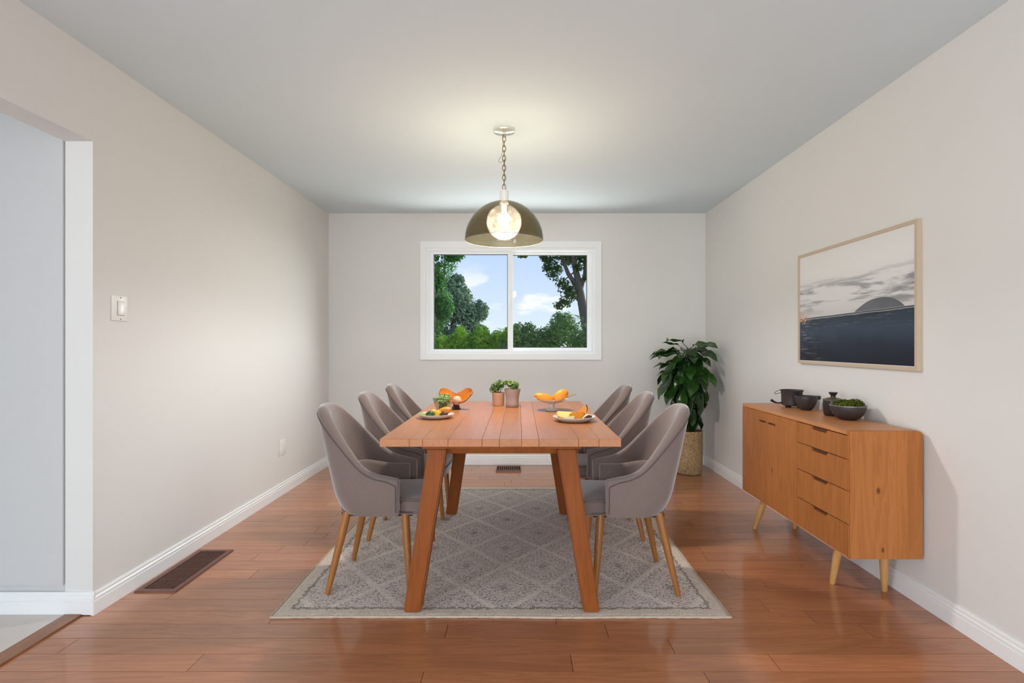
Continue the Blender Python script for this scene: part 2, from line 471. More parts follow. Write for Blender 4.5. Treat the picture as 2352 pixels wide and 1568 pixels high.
# ------------------------------------------------------------------ window
w = bpy.data.objects.new('window_1', None); COL.objects.link(w); w.location = (0, YB, 0); struct(w)
w['label'] = 'white vinyl sliding window in the back wall'
def frame_boxes(x0, x1, z0, z1, t, ya, yb):
    tl, tr, tb, tt = t if isinstance(t, tuple) else (t, t, t, t)
    return [(x0, x0 + tl, ya, yb, z0, z1), (x1 - tr, x1, ya, yb, z0, z1), (x0 + tl, x1 - tr, ya, yb, z0, z0 + tb), (x0 + tl, x1 - tr, ya, yb, z1 - tt, z1)]
boxes('casing', frame_boxes(-0.957, 0.799, 1.019, 2.166, (0.056, 0.058, 0.055, 0.062), -0.018, 0.0), M_trim, w)
fx0, fx1, fz0, fz1 = WX0, WX1, WZ0, WZ1
boxes('frame', frame_boxes(fx0, fx1, fz0, fz1, 0.030, -0.006, 0.13), M_vinyl, w)
def sash(x0, x1, z0, z1, t, ya, yb):
    s = boxes('sash', frame_boxes(x0, x1, z0, z1, t, ya, yb), M_vinyl, w)
    tl, tr, tb, tt = t
    gx0, gx1, gz0, gz1 = x0 + tl, x1 - tr, z0 + tb, z1 - tt
    boxes('gasket', frame_boxes(gx0, gx1, gz0, gz1, 0.005, ya + 0.012, yb - 0.008), M_gasket, s)
    box('pane', gx0 + 0.004, gx1 - 0.004, (ya + yb) / 2 - 0.002, (ya + yb) / 2 + 0.002, gz0 + 0.004, gz1 - 0.004, M_pane, s)
    return s
ix0, ix1, iz0, iz1 = fx0 + 0.030, fx1 - 0.030, fz0 + 0.030, fz1 - 0.030
# glass edges wanted (at the wall plane): left pane -0.833..-0.108, right pane -0.060..0.668
sash(ix0, -0.058, iz0, iz1, (0.042, 0.052, 0.022, 0.030), 0.012, 0.050)
sash(-0.108, ix1, iz0, iz1, (0.044, 0.046, 0.036, 0.030), 0.056, 0.092)
bm = bmesh.new(); add_box(bm, -0.092, -0.078, 0.0, 0.012, 1.55, 1.72)
bmesh.ops.bevel(bm, geom=list(bm.edges), offset=0.003, segments=2, affect='EDGES')
from_bm('pull_latch', bm, M_vinyl, w, True, 40)

# ------------------------------------------------------------------ wall fittings and floor registers
sw = thing('light_switch', 'ivory rocker light switch on the left wall by the hall opening', 'light switch', (XL, 2.514, 1.336))
box('plate', 0.0, 0.006, -0.049, 0.049, -0.058, 0.058, M_switch, sw, 0.002)
bm = bmesh.new()
add_box(bm, 0.006, 0.0075, -0.019, 0.026, -0.034, 0.034)
from_bm('rocker_bezel', bm, flat('switch_gap', S(176, 172, 164), 0.5), sw)
o = box('rocker', 0.005, 0.012, -0.0165, 0.0235, -0.0315, 0.0315, M_switch, sw, 0.0015); o.rotation_euler = (0, R(-3), 0)
for z in (-0.049, 0.049):
    lathe('screw', [(0, 0.002), (0.0025, 0.0015), (0.003, 0)], M_screw, sw, 12, (0, 0, 0)).rotation_euler = (0, R(90), 0)
    sw.children[-1].location = (0.006, 0.003, z)
ou = thing('wall_outlet', 'blank white outlet plate low on the left wall', 'outlet', (XL, 4.246, 0.367))
box('plate', 0.0, 0.006, -0.055, 0.055, -0.063, 0.063, M_switch, ou, 0.002)
box('insert', 0.005, 0.008, -0.018, 0.018, -0.034, 0.034, M_switch, ou, 0.001)

def register(name, label, x0, x1, y0, y1, nsl, ncross, h, border):
    t = thing(name, label, 'floor vent', ((x0 + x1) / 2, (y0 + y1) / 2, 0.0), 0, 'brown floor registers')
    hx, hy = (x1 - x0) / 2, (y1 - y0) / 2
    bm = bmesh.new()
    for sx in (-1, 1):
        add_box(bm, min(sx * hx, sx * (hx - border)), max(sx * hx, sx * (hx - border)), -hy, hy, 0.0, h)
    for sy in (-1, 1):
        add_box(bm, -hx + border, hx - border, min(sy * hy, sy * (hy - border)), max(sy * hy, sy * (hy - border)), 0.0, h)
    for v in bm.verts:       # chamfer the outer lip
        if v.co.z > h / 2 and (abs(abs(v.co.x) - hx) < 1e-5): v.co.x *= 0.97
        if v.co.z > h / 2 and (abs(abs(v.co.y) - hy) < 1e-5): v.co.y *= 0.985
    from_bm('rim', bm, M_brown_metal, t)
    box('duct', -hx + border * 0.8, hx - border * 0.8, -hy + border * 0.8, hy - border * 0.8, 0.0002, 0.0012, M_duct, t)
    iw = 2 * (hx - border); sp = iw / nsl
    me = bpy.data.meshes.new('slat'); bm = bmesh.new()
    add_box(bm, -sp * 0.17, sp * 0.17, -hy + border, hy - border, 0.0016, h * 0.8)
    bmesh.ops.recalc_face_normals(bm, faces=bm.faces); bm.to_mesh(me); bm.free(); me.materials.append(M_brown_metal)
    for i in range(nsl - 1):
        o = bpy.data.objects.new('slat', me); COL.objects.link(o); o.parent = t; o.location = (-iw / 2 + sp * (i + 1), 0, 0)
    for i in range(ncross):
        y = -hy + border + (2 * hy - 2 * border) * (i + 1) / (ncross + 1)
        box('crossbar', -iw / 2, iw / 2, y - 0.003, y + 0.003, 0.0014, h * 0.5, M_brown_metal, t)
    return t
register('floor_register', 'long brown slatted floor register beside the left baseboard', -1.815, -1.617, 2.562, 3.088, 13, 3, 0.007, 0.028)
register('floor_register', 'small dark brown floor register under the window', -0.215, 0.022, 4.99, 5.17, 11, 1, 0.014, 0.012)

# ------------------------------------------------------------------ rug
RX0, RX1, RY0, RY1 = -1.060, 0.905, 2.325, 4.41
M_rug, nt, b = new_mat('faded_lattice_rug')
geo = nt.new('ShaderNodeNewGeometry')
pos = geo.outputs['Position']
px_, py_, pz_ = nt.sep(pos)
d1 = nt.noise(pos, 45.0, 4, 0.65); d2 = nt.noise(nt.mapping(pos, (1, 1, 1), (5, 3, 0)), 45.0, 4, 0.65)
X = nt.m('ADD', px_, nt.m('MULTIPLY', nt.m('SUBTRACT', d1, 0.5), 0.060))
Y = nt.m('ADD', py_, nt.m('MULTIPLY', nt.m('SUBTRACT', d2, 0.5), 0.060))
u = nt.m('MULTIPLY', nt.m('ADD', X, 0.077), 1 / 0.4); v = nt.m('MULTIPLY', nt.m('SUBTRACT', Y, 2.848), 1 / 0.5)
a = nt.m('ADD', u, v); c = nt.m('SUBTRACT', u, v)
def dist_int(s):
    return nt.m('ABSOLUTE', nt.m('SUBTRACT', nt.m('FRACT', nt.m('ADD', s, 100.5)), 0.5))
da, db = dist_int(a), dist_int(c)
dl = nt.m('MINIMUM', da, db)                         # 0 on the lattice lines, 0.5 in the middle of a diamond
line = nt.m('SUBTRACT', 1.0, nt.step(dl, 0.028, 0.060))
ring = nt.m('ABSOLUTE', nt.m('SUBTRACT', dl, 0.30))
ring = nt.m('MULTIPLY', nt.m('SUBTRACT', 1.0, nt.step(ring, 0.015, 0.045)), 0.45)
core = nt.step(dl, 0.40, 0.47)
sp1 = nt.noise(pos, 85.0, 4, 0.75); sp2 = nt.noise(pos, 330.0, 2)
speck = nt.step(sp1, 0.48, 0.60)
pile = nt.step(sp2, 0.35, 0.70)
big = nt.noise(pos, 2.3, 3)
field = nt.mix(speck, S(232, 217, 205), S(126, 110, 104))
field = nt.mix(nt.m('MULTIPLY', core, 0.5), field, S(112, 102, 102))
field = nt.mix(ring, field, S(236, 224, 210))
fade = nt.m('MULTIPLY', nt.step(big, 0.3, 0.75), 0.35)
field = nt.mix(fade, field, S(212, 196, 188))
lk = nt.m('MULTIPLY', line, nt.m('MULTIPLY_ADD', nt.step(big, 0.35, 0.6), -0.35, 0.80))
field = nt.mix(lk, field, S(244, 234, 218))
# border band measured from the nearest edge
ex = nt.m('MINIMUM', nt.m('SUBTRACT', X, RX0), nt.m('SUBTRACT', RX1, X))
ey = nt.m('MINIMUM', nt.m('SUBTRACT', Y, RY0), nt.m('SUBTRACT', RY1, Y))
ed = nt.m('MINIMUM', ex, ey)
bl = nt.m('SUBTRACT', 1.0, nt.step(nt.m('ABSOLUTE', nt.m('SUBTRACT', ed, 0.068)), 0.004, 0.010))
band = nt.m('SUBTRACT', 1.0, nt.step(ed, 0.060, 0.066))
field = nt.mix(nt.m('MULTIPLY', band, 0.75), field, S(222, 205, 186))
field = nt.mix(nt.m('MULTIPLY', bl, 0.7), field, S(104, 92, 84))
kk = nt.m('MULTIPLY_ADD', pile, 0.34, 0.78)
nt.l.new(nt.mix(1.0, field, nt.comb(kk, kk, kk), 'MULTIPLY'), b.inputs['Base Color'])
P(b, Roughness=0.95, Specular_IOR_Level=0.1, Sheen_Weight=0.2)
nt.l.new(nt.bump(sp2, 0.5, 0.004), b.inputs['Normal'])
rug = thing('area_rug', 'faded taupe and cream rug with diamond lattice under the dining table', 'rug', ((RX0 + RX1) / 2, (RY0 + RY1) / 2, 0.0))
hx, hy = (RX1 - RX0) / 2, (RY1 - RY0) / 2
bm = bmesh.new(); NX, NY = 230, 240; grid = []
for j in range(NY + 1):
    row = []
    for i in range(NX + 1):
        x = -hx + 2 * hx * i / NX; y = -hy + 2 * hy * j / NY
        e = min(hx - abs(x), hy - abs(y))
        z = 0.0105 + 0.0012 * noise.noise(Vector((x * 60, y * 60, 0)))
        if e < 0.012: z = 0.003 + (z - 0.003) * math.sqrt(max(e, 0) / 0.012)
        wx = 0.010 * noise.noise(Vector((0.3, y * 2.2, 4))) * abs(x) / hx
        wy = 0.008 * noise.noise(Vector((x * 2.2, 1.3, 9))) * abs(y) / hy
        row.append(bm.verts.new((x + wx, y + wy, z)))
    grid.append(row)
for j in range(NY):
    for i in range(NX):
        bm.faces.new((grid[j][i], grid[j][i + 1], grid[j + 1][i + 1], grid[j + 1][i]))
from_bm('pile', bm, M_rug, rug, True)
# rolled binding around the edge
M_bind = flat('rug_binding', S(196, 178, 158), 0.95, var=0.15, nscale=160, bump=0.6, bscale=320, spec=0.1)
pts = []
def edge_pt(x, y):
    wx = 0.010 * noise.noise(Vector((0.3, y * 2.2, 4))) * abs(x) / hx
    wy = 0.008 * noise.noise(Vector((x * 2.2, 1.3, 9))) * abs(y) / hy
    return (x + wx, y + wy, 0.0050)
n = 110
for i in range(n): pts.append(edge_pt(-hx + 2 * hx * i / n, -hy))
for i in range(n): pts.append(edge_pt(hx, -hy + 2 * hy * i / n))
for i in range(n): pts.append(edge_pt(hx - 2 * hx * i / n, hy))
for i in range(n): pts.append(edge_pt(-hx, hy - 2 * hy * i / n))
rad = [0.0056 + 0.0009 * math.sin(i * 1.9) + 0.0005 * math.sin(i * 0.61) for i in range(len(pts))]
tube('binding', pts, rad, M_bind, rug, 8, True)

# ------------------------------------------------------------------ dining table
TX0, TX1, TY0, TY1, TZ = -0.604, 0.443, 2.358, 3.922, 0.760
tcx, tcy = (TX0 + TX1) / 2, (TY0 + TY1) / 2
tb = thing('dining_table', 'rectangular oak dining table with splayed legs on the rug', 'table', (tcx, tcy, 0))
cuts = [872, 940, 970, 1029, 1107, 1147, 1198, 1238, 1329, 1376, 1427]
cx = [(c - 1192) / 530.1 - tcx for c in cuts]
for i, (x0, x1) in enumerate(zip(cx, cx[1:])):
    bm = bmesh.new(); add_box(bm, x0 + 0.0004, x1 - 0.0004, TY0 - tcy, TY1 - tcy, TZ - 0.034, TZ)
    bmesh.ops.bevel(bm, geom=[e for e in bm.edges], offset=0.0012, segments=1, affect='EDGES')
    from_bm('board', bm, M_table, tb)
zt = TZ - 0.0345
box('apron', -0.335, 0.345, -0.70, -0.665, zt - 0.045, zt, M_leg, tb, 0.002)
box('apron', -0.335, 0.345, 0.495, 0.530, zt - 0.045, zt, M_leg, tb, 0.002)
box('apron', -0.335, -0.305, -0.665, 0.495, zt - 0.045, zt, M_leg, tb, 0.002)
box('apron', 0.310, 0.345, -0.665, 0.495, zt - 0.045, zt, M_leg, tb, 0.002)
box('cleat', -0.345, 0.355, -0.755, -0.702, zt - 0.014, zt, M_leg, tb, 0.002)
box('cleat', -0.345, 0.355, 0.533, 0.590, zt - 0.014, zt, M_leg, tb, 0.002)
zl = zt - 0.0145
for yt, yf in ((-0.706, -0.757), (0.560, 0.598)):
    frustum('leg', (-0.280, yt, zl), (-0.382, yf, 0.0122), (0.041, 0.036), (0.037, 0.034), M_leg, tb, 0.006)
    frustum('leg', (0.290, yt, zl), (0.395, yf, 0.0122), (0.041, 0.036), (0.035, 0.034), M_leg, tb, 0.006)

# ------------------------------------------------------------------ dining chairs
def lerp_tab(tab, x):
    if x >= tab[0][0]: return tab[0][1]
    for (a, va), (b2, vb) in zip(tab, tab[1:]):
        if b2 <= x <= a:
            t = (a - x) / (a - b2); return va + (vb - va) * t
    return tab[-1][1]
HT = [(0.135, 0.556), (0.09, 0.566), (0.05, 0.574), (0.02, 0.586), (-0.01, 0.606), (-0.04, 0.642), (-0.07, 0.692), (-0.10, 0.746), (-0.13, 0.800), (-0.16, 0.846), (-0.178, 0.868), (-0.19, 0.876)]
def chair_shell():
    b_, a_, pw = 0.245, 0.19, 2.3
    path = []
    ns, na = 10, 40
    for i in range(ns): path.append((0.135 * (1 - i / ns), -b_ + 0.006 * (1 - i / ns)))
    for i in range(na + 1):
        th = math.pi * i / na
        x = -a_ * abs(math.sin(th)) ** (2 / pw)
        y = -b_ * math.copysign(abs(math.cos(th)) ** (2 / pw), math.cos(th))
        path.append((x, y))
    for i in range(1, ns + 1): path.append((0.135 * i / ns, b_ - 0.006 * i / ns))
    # resample by arc length for evenness
    d = [0]
    for p, q in zip(path, path[1:]): d.append(d[-1] + math.hypot(q[0] - p[0], q[1] - p[1]))
    N = 64; out = []
    for k in range(N + 1):
        s = d[-1] * k / N; i = 0
        while i < len(d) - 2 and d[i + 1] < s: i += 1
        t = (s - d[i]) / max(d[i + 1] - d[i], 1e-9)
        out.append((path[i][0] + (path[i + 1][0] - path[i][0]) * t, path[i][1] + (path[i + 1][1] - path[i][1]) * t))
    return out
CP = chair_shell()
CN = []
for i in range(len(CP)):
    p, q = CP[max(i - 1, 0)], CP[min(i + 1, len(CP) - 1)]
    tx, ty = q[0] - p[0], q[1] - p[1]; l = math.hypot(tx, ty)
    CN.append((ty / l, -tx / l))      # pointing to the inside
def smooth01(t): t = max(0, min(1, t)); return t * t * (3 - 2 * t)
def chair_pt(i, z, inset):
    """point of the shell at path index i, height z, moved inward by inset"""
    x, y = CP[i]; nx, ny = CN[i]
    wgt = smooth01((0.03 - x) / 0.19)
    tuck = 0.0
    if z < 0.47: tuck = 0.035 * ((0.47 - z) / 0.09) ** 2 * (0.35 + 0.65 * wgt)
    x += nx * (inset + tuck); y += ny * (inset + tuck)
    x -= 0.235 * wgt * max(z - 0.43, 0)
    if z > 0.57: y *= 1 - 0.20 * ((z - 0.57) / 0.31) ** 1.3
    return (x, y, z)
def make_chair():
    t = thing('dining_chair', 'x', 'chair', (0, 0, 0), 0, 'taupe upholstered dining chairs around the table')
    bm = bmesh.new(); rings = []
    for i, (x, y) in enumerate(CP):
        h = lerp_tab(HT, x); wgt = smooth01((0.03 - x) / 0.19)
        th = 0.040 + 0.018 * wgt; r = th / 2
        prof = []
        for k in range(15):
            z = 0.382 + (h - r - 0.382) * k / 14; prof.append((0.0, z))
        for k in range(1, 8):
            an = math.pi * k / 8; prof.append((r - r * math.cos(an), h - r + r * math.sin(an)))
        for k in range(11):
            z = (h - r) + (0.40 - (h - r)) * k / 10; prof.append((th, z))
        rings.append([bm.verts.new(chair_pt(i, z, ins)) for ins, z in prof])
    m = len(rings[0])
    for a, c in zip(rings, rings[1:]):
        for k in range(m):
            bm.faces.new((a[k], c[k], c[(k + 1) % m], a[(k + 1) % m]))
    # rounded arm fronts
    for ring, flip in ((rings[0], False), (rings[-1], True)):
        cen = sum((v.co for v in ring), Vector()) / m; cen.z = 0.47
        prev = ring
        for sc, dx in ((0.93, 0.009), (0.70, 0.014)):
            nr = []
            for v in ring:
                p = v.co.copy()
                p.y = cen.y + (p.y - cen.y) * sc; p.z = cen.z + (p.z - cen.z) * (1 - (1 - sc) * 0.25); p.x += dx
                nr.append(bm.verts.new(p))
            for k in range(m):
                q = (prev[k], prev[(k + 1) % m], nr[(k + 1) % m], nr[k])
                bm.faces.new(q)
            prev = nr
        bm.faces.new(prev)
    from_bm('shell', bm, M_fab, t, True, 60)
    # inner pad around the arms and lower back
    bm = bmesh.new(); rings = []
    for i in range(1, len(CP) - 1):
        x, y = CP[i]; wgt = smooth01((0.03 - x) / 0.19)
        th0 = 0.036 + 0.018 * wgt; top = 0.536 + 0.03 * wgt
        prof = [(th0, 0.42), (th0, top - 0.008), (th0 + 0.010, top), (th0 + 0.024, top - 0.004), (th0 + 0.032, top - 0.02), (th0 + 0.034, 0.42)]
        rings.append([bm.verts.new(chair_pt(i, z, ins)) for ins, z in prof])
    for a, c in zip(rings, rings[1:]):
        for k in range(6): bm.faces.new((a[k], c[k], c[(k + 1) % 6], a[(k + 1) % 6]))
    bm.faces.new(rings[0]); bm.faces.new(list(reversed(rings[-1])))
    from_bm('arm_pad', bm, M_fab, t, True, 70)
    # seat cushion: rounded slab with a soft crown
    bm = bmesh.new(); add_box(bm, -0.15, 0.262, -0.196, 0.196, 0.376, 0.452)
    for v in bm.verts:
        if v.co.x > 0: v.co.y *= 1.06
        else: v.co.y *= 0.72
    bmesh.ops.subdivide_edges(bm, edges=list(bm.edges), cuts=7, use_grid_fill=True)
    for v in bm.verts:
        if v.co.z > 0.45:
            v.co.z += 0.014 * (1 - min(1, (v.co.y / 0.21) ** 2)) * (1 - min(1, ((v.co.x - 0.06) / 0.22) ** 2))
        if v.co.x > 0.2: v.co.x += 0.018 * (1 - (v.co.y / 0.21) ** 2)
        if v.co.z < 0.44 and v.co.x > 0.24: v.co.x -= 0.012 * (0.452 - v.co.z) / 0.076
    ed = [e for e in bm.edges if len(e.link_faces) == 2 and e.calc_face_angle(0) > 0.9]
    bmesh.ops.bevel(bm, geom=ed, offset=0.020, segments=4, profile=0.5, affect='EDGES')
    seat = from_bm('seat', bm, M_fab, t, True, 75)
    pp = [(0.262 - 0.004, -0.205, 0.4405)] + [(0.262 + 0.020 * (1 - (yy / 0.21) ** 2) - 0.003, yy, 0.4415) for yy in [x * 0.02 for x in range(-9, 10)]] + [(0.258, 0.205, 0.4405)]
    tube('seam', pp, 0.0022, M_pipe, seat, 6)
    # piping along the outer edge and down the arm fronts
    pts = []
    def pipe_pt(i, z): 
        p = chair_pt(i, z, -0.0012); return p
    zs = [0.40, 0.44, 0.48, 0.51]
    for z in zs: x, y, zz = pipe_pt(0, z); pts.append((x + 0.002, y, zz))
    for i in range(len(CP)):
        x, y = CP[i]; h = lerp_tab(HT, x); wgt = smooth01((0.03 - x) / 0.19)
        pts.append(pipe_pt(i, h - 0.5 * (0.040 + 0.018 * wgt) - 0.002 - 0.010 * max(0, 1 - i / 3, 1 - (len(CP) - 1 - i) / 3)))
    for z in reversed(zs): x, y, zz = pipe_pt(len(CP) - 1, z); pts.append((x + 0.002, y, zz))
    tube('piping', pts, 0.0030, M_pipe, t, 6)
    # base plate closing the underside
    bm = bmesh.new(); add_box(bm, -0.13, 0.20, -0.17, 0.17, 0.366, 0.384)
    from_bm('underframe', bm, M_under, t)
    for sx, tx_, bx_ in ((-1, -0.105, -0.187), (1, 0.165, 0.196)):
        for sy in (-1, 1):
            a = Vector((tx_, sy * 0.165, 0.388)); c = Vector((bx_, sy * 0.200, 0.0150))
            L = [a.lerp(c, q) for q in (0, 0.3, 0.7, 0.985, 1.0)]
            tube('leg', L, [0.0195, 0.0185, 0.0150, 0.0120, 0.0110], M_beech, t, 14)
    return t
chair0 = make_chair()
spots = [(-0.700, 2.72, 0, 'taupe upholstered dining chair on the left side, nearest the camera'),
         (-0.700, 3.40, 0, 'taupe upholstered dining chair in the middle of the left side'),
         (-0.695, 4.06, 0, 'taupe upholstered dining chair on the left side, nearest the window wall'),
         (0.545, 2.70, math.pi, 'taupe upholstered dining chair on the right side, nearest the camera'),
         (0.545, 3.40, math.pi, 'taupe upholstered dining chair in the middle of the right side'),
         (0.540, 4.03, math.pi, 'taupe upholstered dining chair on the right side, nearest the window wall')]
for i, (x, y, rz, lab) in enumerate(spots):
    o = chair0 if i == 0 else copy_tree(chair0)
    o.location = (x, y, 0); o.rotation_euler = (0, 0, rz); o['label'] = lab

# ------------------------------------------------------------------ sideboard
SX0, SX1, SY0, SY1, SZ0, SZ1 = 1.467, 1.795, 2.419, 3.574, 0.215, 0.784
sb = thing('sideboard', 'oak sideboard with two doors and four drawers along the right wall', 'sideboard', (SX0, (SY0 + SY1) / 2, 0))
L = (SY1 - SY0) / 2; D = SX1 - SX0
# outer case: end panels and a wrapping top with a rounded rear edge
def end_profile(z0, z1, r=0.022):
    pts = [(0.004, z0), (D, z0)]
    for k in range(7):
        an = math.pi / 2 * k / 6
        pts.append((D - r + r * math.cos(an), z1 - r + r * math.sin(an)))
    pts += [(0.004, z1)]
    return pts
def prism_y(name, prof, y0, y1, mat, parent, bevel=0):
    bm = bmesh.new()
    a = [bm.verts.new((x, y0, z)) for x, z in prof]; c = [bm.verts.new((x, y1, z)) for x, z in prof]
    n = len(prof)
    for i in range(n): bm.faces.new((a[i], a[(i + 1) % n], c[(i + 1) % n], c[i]))
    bm.faces.new(list(reversed(a))); bm.faces.new(c)
    return from_bm(name, bm, mat, parent, True, 30)
xb = [0.004, 0.105, 0.172, 0.262]
for y0_, y1_ in ((-L, -L + 0.022), (L - 0.022, L)):
    for xa, xc in zip(xb, xb[1:]):
        prism_y('side_board', [(xa, SZ0), (xc - 0.0003, SZ0), (xc - 0.0003, SZ1), (xa, SZ1)], y0_, y1_, M_side_v, sb)
    ep = end_profile(SZ0, SZ1)
    prism_y('side_board', [(0.262, SZ0)] + ep[1:-1] + [(0.262, SZ1)], y0_, y1_, M_side_v, sb)
topp = [(0.0, SZ1 - 0.018), (D, SZ1 - 0.018)] + [(D - 0.015 + 0.015 * math.cos(math.pi / 2 * k / 4), SZ1 - 0.015 + 0.015 * math.sin(math.pi / 2 * k / 4)) for k in range(5)] + [(0.0, SZ1)]
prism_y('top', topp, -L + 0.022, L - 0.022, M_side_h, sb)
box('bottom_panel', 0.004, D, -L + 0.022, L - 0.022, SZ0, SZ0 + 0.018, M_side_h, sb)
box('back_panel', D - 0.012, D - 0.002, -L + 0.022, L - 0.022, SZ0 + 0.018, SZ1 - 0.018, M_side_v, sb)
ydiv = 2.87 - (SY0 + SY1) / 2
box('divider', 0.012, D - 0.012, ydiv - 0.009, ydiv + 0.009, SZ0 + 0.018, SZ1 - 0.018, M_side_v, sb)
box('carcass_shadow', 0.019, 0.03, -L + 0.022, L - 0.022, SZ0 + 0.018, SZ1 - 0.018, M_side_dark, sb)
# doors: a slab with a horizontal finger slot next to the meeting line
def door(y0, y1, hy0, hy1):
    z0, z1 = SZ0 + 0.006, SZ1 - 0.021
    hz0, hz1 = 0.700, 0.712
    d = boxes('door', [(0.0, 0.018, y0, y1, z0, hz0), (0.0, 0.018, y0, y1, hz1, z1), (0.0, 0.018, y0, hy0, hz0, hz1), (0.0, 0.018, hy1, y1, hz0, hz1)], M_side_v, sb)
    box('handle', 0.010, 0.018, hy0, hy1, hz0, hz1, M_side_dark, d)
    return d
ym = 3.223 - (SY0 + SY1) / 2
door(ym + 0.0012, L - 0.003, ym + 0.010, ym + 0.105)
door(ydiv + 0.0015, ym - 0.0012, ym - 0.110, ym - 0.010)
# drawers with a trapezoid finger notch in the upper edge
zz = [SZ1 - 0.021, 0.656, 0.516, 0.367, SZ0 + 0.006]
for zt_, zb_ in zip(zz, zz[1:]):
    y0, y1 = -L + 0.004, ydiv - 0.0015
    yc = (y0 + y1) / 2 + 0.015; hw = 0.075; dp = 0.016
    z1 = zt_ - 0.002; z0 = zb_ + 0.002
    prof = [(y0, z0), (y1, z0), (y1, z1), (yc + hw, z1), (yc + hw - 0.014, z1 - dp), (yc - hw + 0.014, z1 - dp), (yc - hw, z1), (y0, z1)]
    bm = bmesh.new()
    a = [bm.verts.new((0.0, y, z)) for y, z in prof]; c = [bm.verts.new((0.018, y, z)) for y, z in prof]
    for i in range(8): bm.faces.new((a[i], a[(i + 1) % 8], c[(i + 1) % 8], c[i]))
    bm.faces.new(a); bm.faces.new(list(reversed(c)))
    d = from_bm('drawer', bm, M_side_v, sb)
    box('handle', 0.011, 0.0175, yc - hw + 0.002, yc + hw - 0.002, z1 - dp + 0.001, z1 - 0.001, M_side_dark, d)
for (tx_, ty_, bx_, by_) in ((0.075, -L + 0.20, 0.066, -L + 0.245), (0.235, -L + 0.12, 0.268, -L + 0.165), (0.075, L - 0.17, 0.030, L - 0.115), (0.25, L - 0.17, 0.285, L - 0.115)):
    a = Vector((tx_, ty_, SZ0 + 0.001)); c = Vector((bx_, by_, 0.0005))
    tube('leg', [a.lerp(c, q) for q in (0, 0.5, 0.98, 1)], [0.021, 0.0175, 0.013, 0.012], M_beech2, sb, 14)

# ------------------------------------------------------------------ things on the sideboard
T = SZ1
def bowl_prof(r, h, t=0.006, foot=0.45, p=1.7):
    pr = [(0, 0), (r * foot, 0)]
    for k in range(1, 15):
        q = k / 14; pr.append((r * (foot + (1 - foot) * (1 - (1 - q) ** p) ** (1 / 1.35)), h * q))
    pr.append((r - t * 0.5, h + t * 0.3))
    for k in range(14, 0, -1):
        q = k / 14; pr.append((max(r * (foot + (1 - foot) * (1 - (1 - q) ** p) ** (1 / 1.35)) - t, 0.003), max(h * q, t)))
    pr.append((0, t))
    return pr
pot = thing('saucepan', 'dark charcoal saucepan with a low spoon-like handle at far end of sideboard', 'pan', (1.672, 3.335, T))
pr = [(0, 0.012), (0.050, 0.012), (0.058, 0.018), (0.060, 0.095), (0.066, 0.104), (0.067, 0.107), (0.064, 0.107), (0.057, 0.095), (0.055, 0.02), (0, 0.016)]
lathe('body', pr, M_black, pot, 40)
tube('handle', [(-0.050, 0.0, 0.030), (-0.085, 0.003, 0.026), (-0.105, 0.004, 0.032), (-0.125, 0.005, 0.044)], [0.005, 0.004, 0.006, 0.009], M_black2, pot, 10)
for an in (200, 320, 80):
    box('foot', 0.040 * math.cos(R(an)) - 0.008, 0.040 * math.cos(R(an)) + 0.008, 0.040 * math.sin(R(an)) - 0.008, 0.040 * math.sin(R(an)) + 0.008, 0.0003, 0.016, M_black2, pot, 0.003)
lp = [(-0.062 - 0.022 * (1 - math.cos(t_)), 0.004 * math.sin(2 * t_), 0.100 - 0.006 * (1 - math.cos(t_)) + 0.009 * math.sin(t_)) for t_ in [2 * math.pi * k / 20 for k in range(20)]]
tube('wire_loop', lp, 0.0016, M_black2, pot, 6, True)
bw = thing('mixing_bowl', 'dark charcoal bowl with one side lug in front of the saucepan', 'bowl', (1.685, 3.195, T))
lathe('body', [(a_, z_ + 0.0003) for a_, z_ in bowl_prof(0.062, 0.082, 0.004, 0.42)], M_black, bw, 44)
box('lug', 0.058, 0.083, -0.011, 0.011, 0.062, 0.084, M_black, bw, 0.004)
bg_ = thing('planter_bowl', 'round charcoal bowl of moss and herbs on the sideboard', 'bowl', (1.690, 2.795, T))
lathe('body', [(a_, z_ + 0.0003) for a_, z_ in bowl_prof(0.084, 0.072, 0.006, 0.42, 2.0)], M_black, bg_, 48)
lathe('rim', [(0.080, 0.070), (0.0852, 0.071), (0.0852, 0.0745), (0.080, 0.0755), (0.0785, 0.073)], flat('rim_glaze', S(120, 116, 120), 0.2), bg_, 48)
def leaf_cloud(name, n, cfun, size, mat, parent, rng, up=0.3):
    vs, fs = [], []
    for _ in range(n):
        c, nrm = cfun(rng)
        nrm = (nrm + Vector((rng.uniform(-1, 1), rng.uniform(-1, 1), rng.uniform(-1, 1))) * 0.8 + Vector((0, 0, up))).normalized()
        a = nrm.cross(Vector((rng.uniform(-1, 1), rng.uniform(-1, 1), rng.uniform(-1, 1)))).normalized(); b2 = nrm.cross(a)
        s = size * rng.uniform(0.6, 1.3); i = len(vs)
        vs += [c - a * s, c - b2 * s * 0.45 + nrm * s * 0.12, c + a * s, c + b2 * s * 0.45 + nrm * s * 0.12]
        fs += [(i, i + 1, i + 2), (i, i + 2, i + 3)]
    me = bpy.data.meshes.new(name); me.from_pydata(vs, [], fs); me.update()
    return tag(link(name, me, mat, parent), kind='stuff')
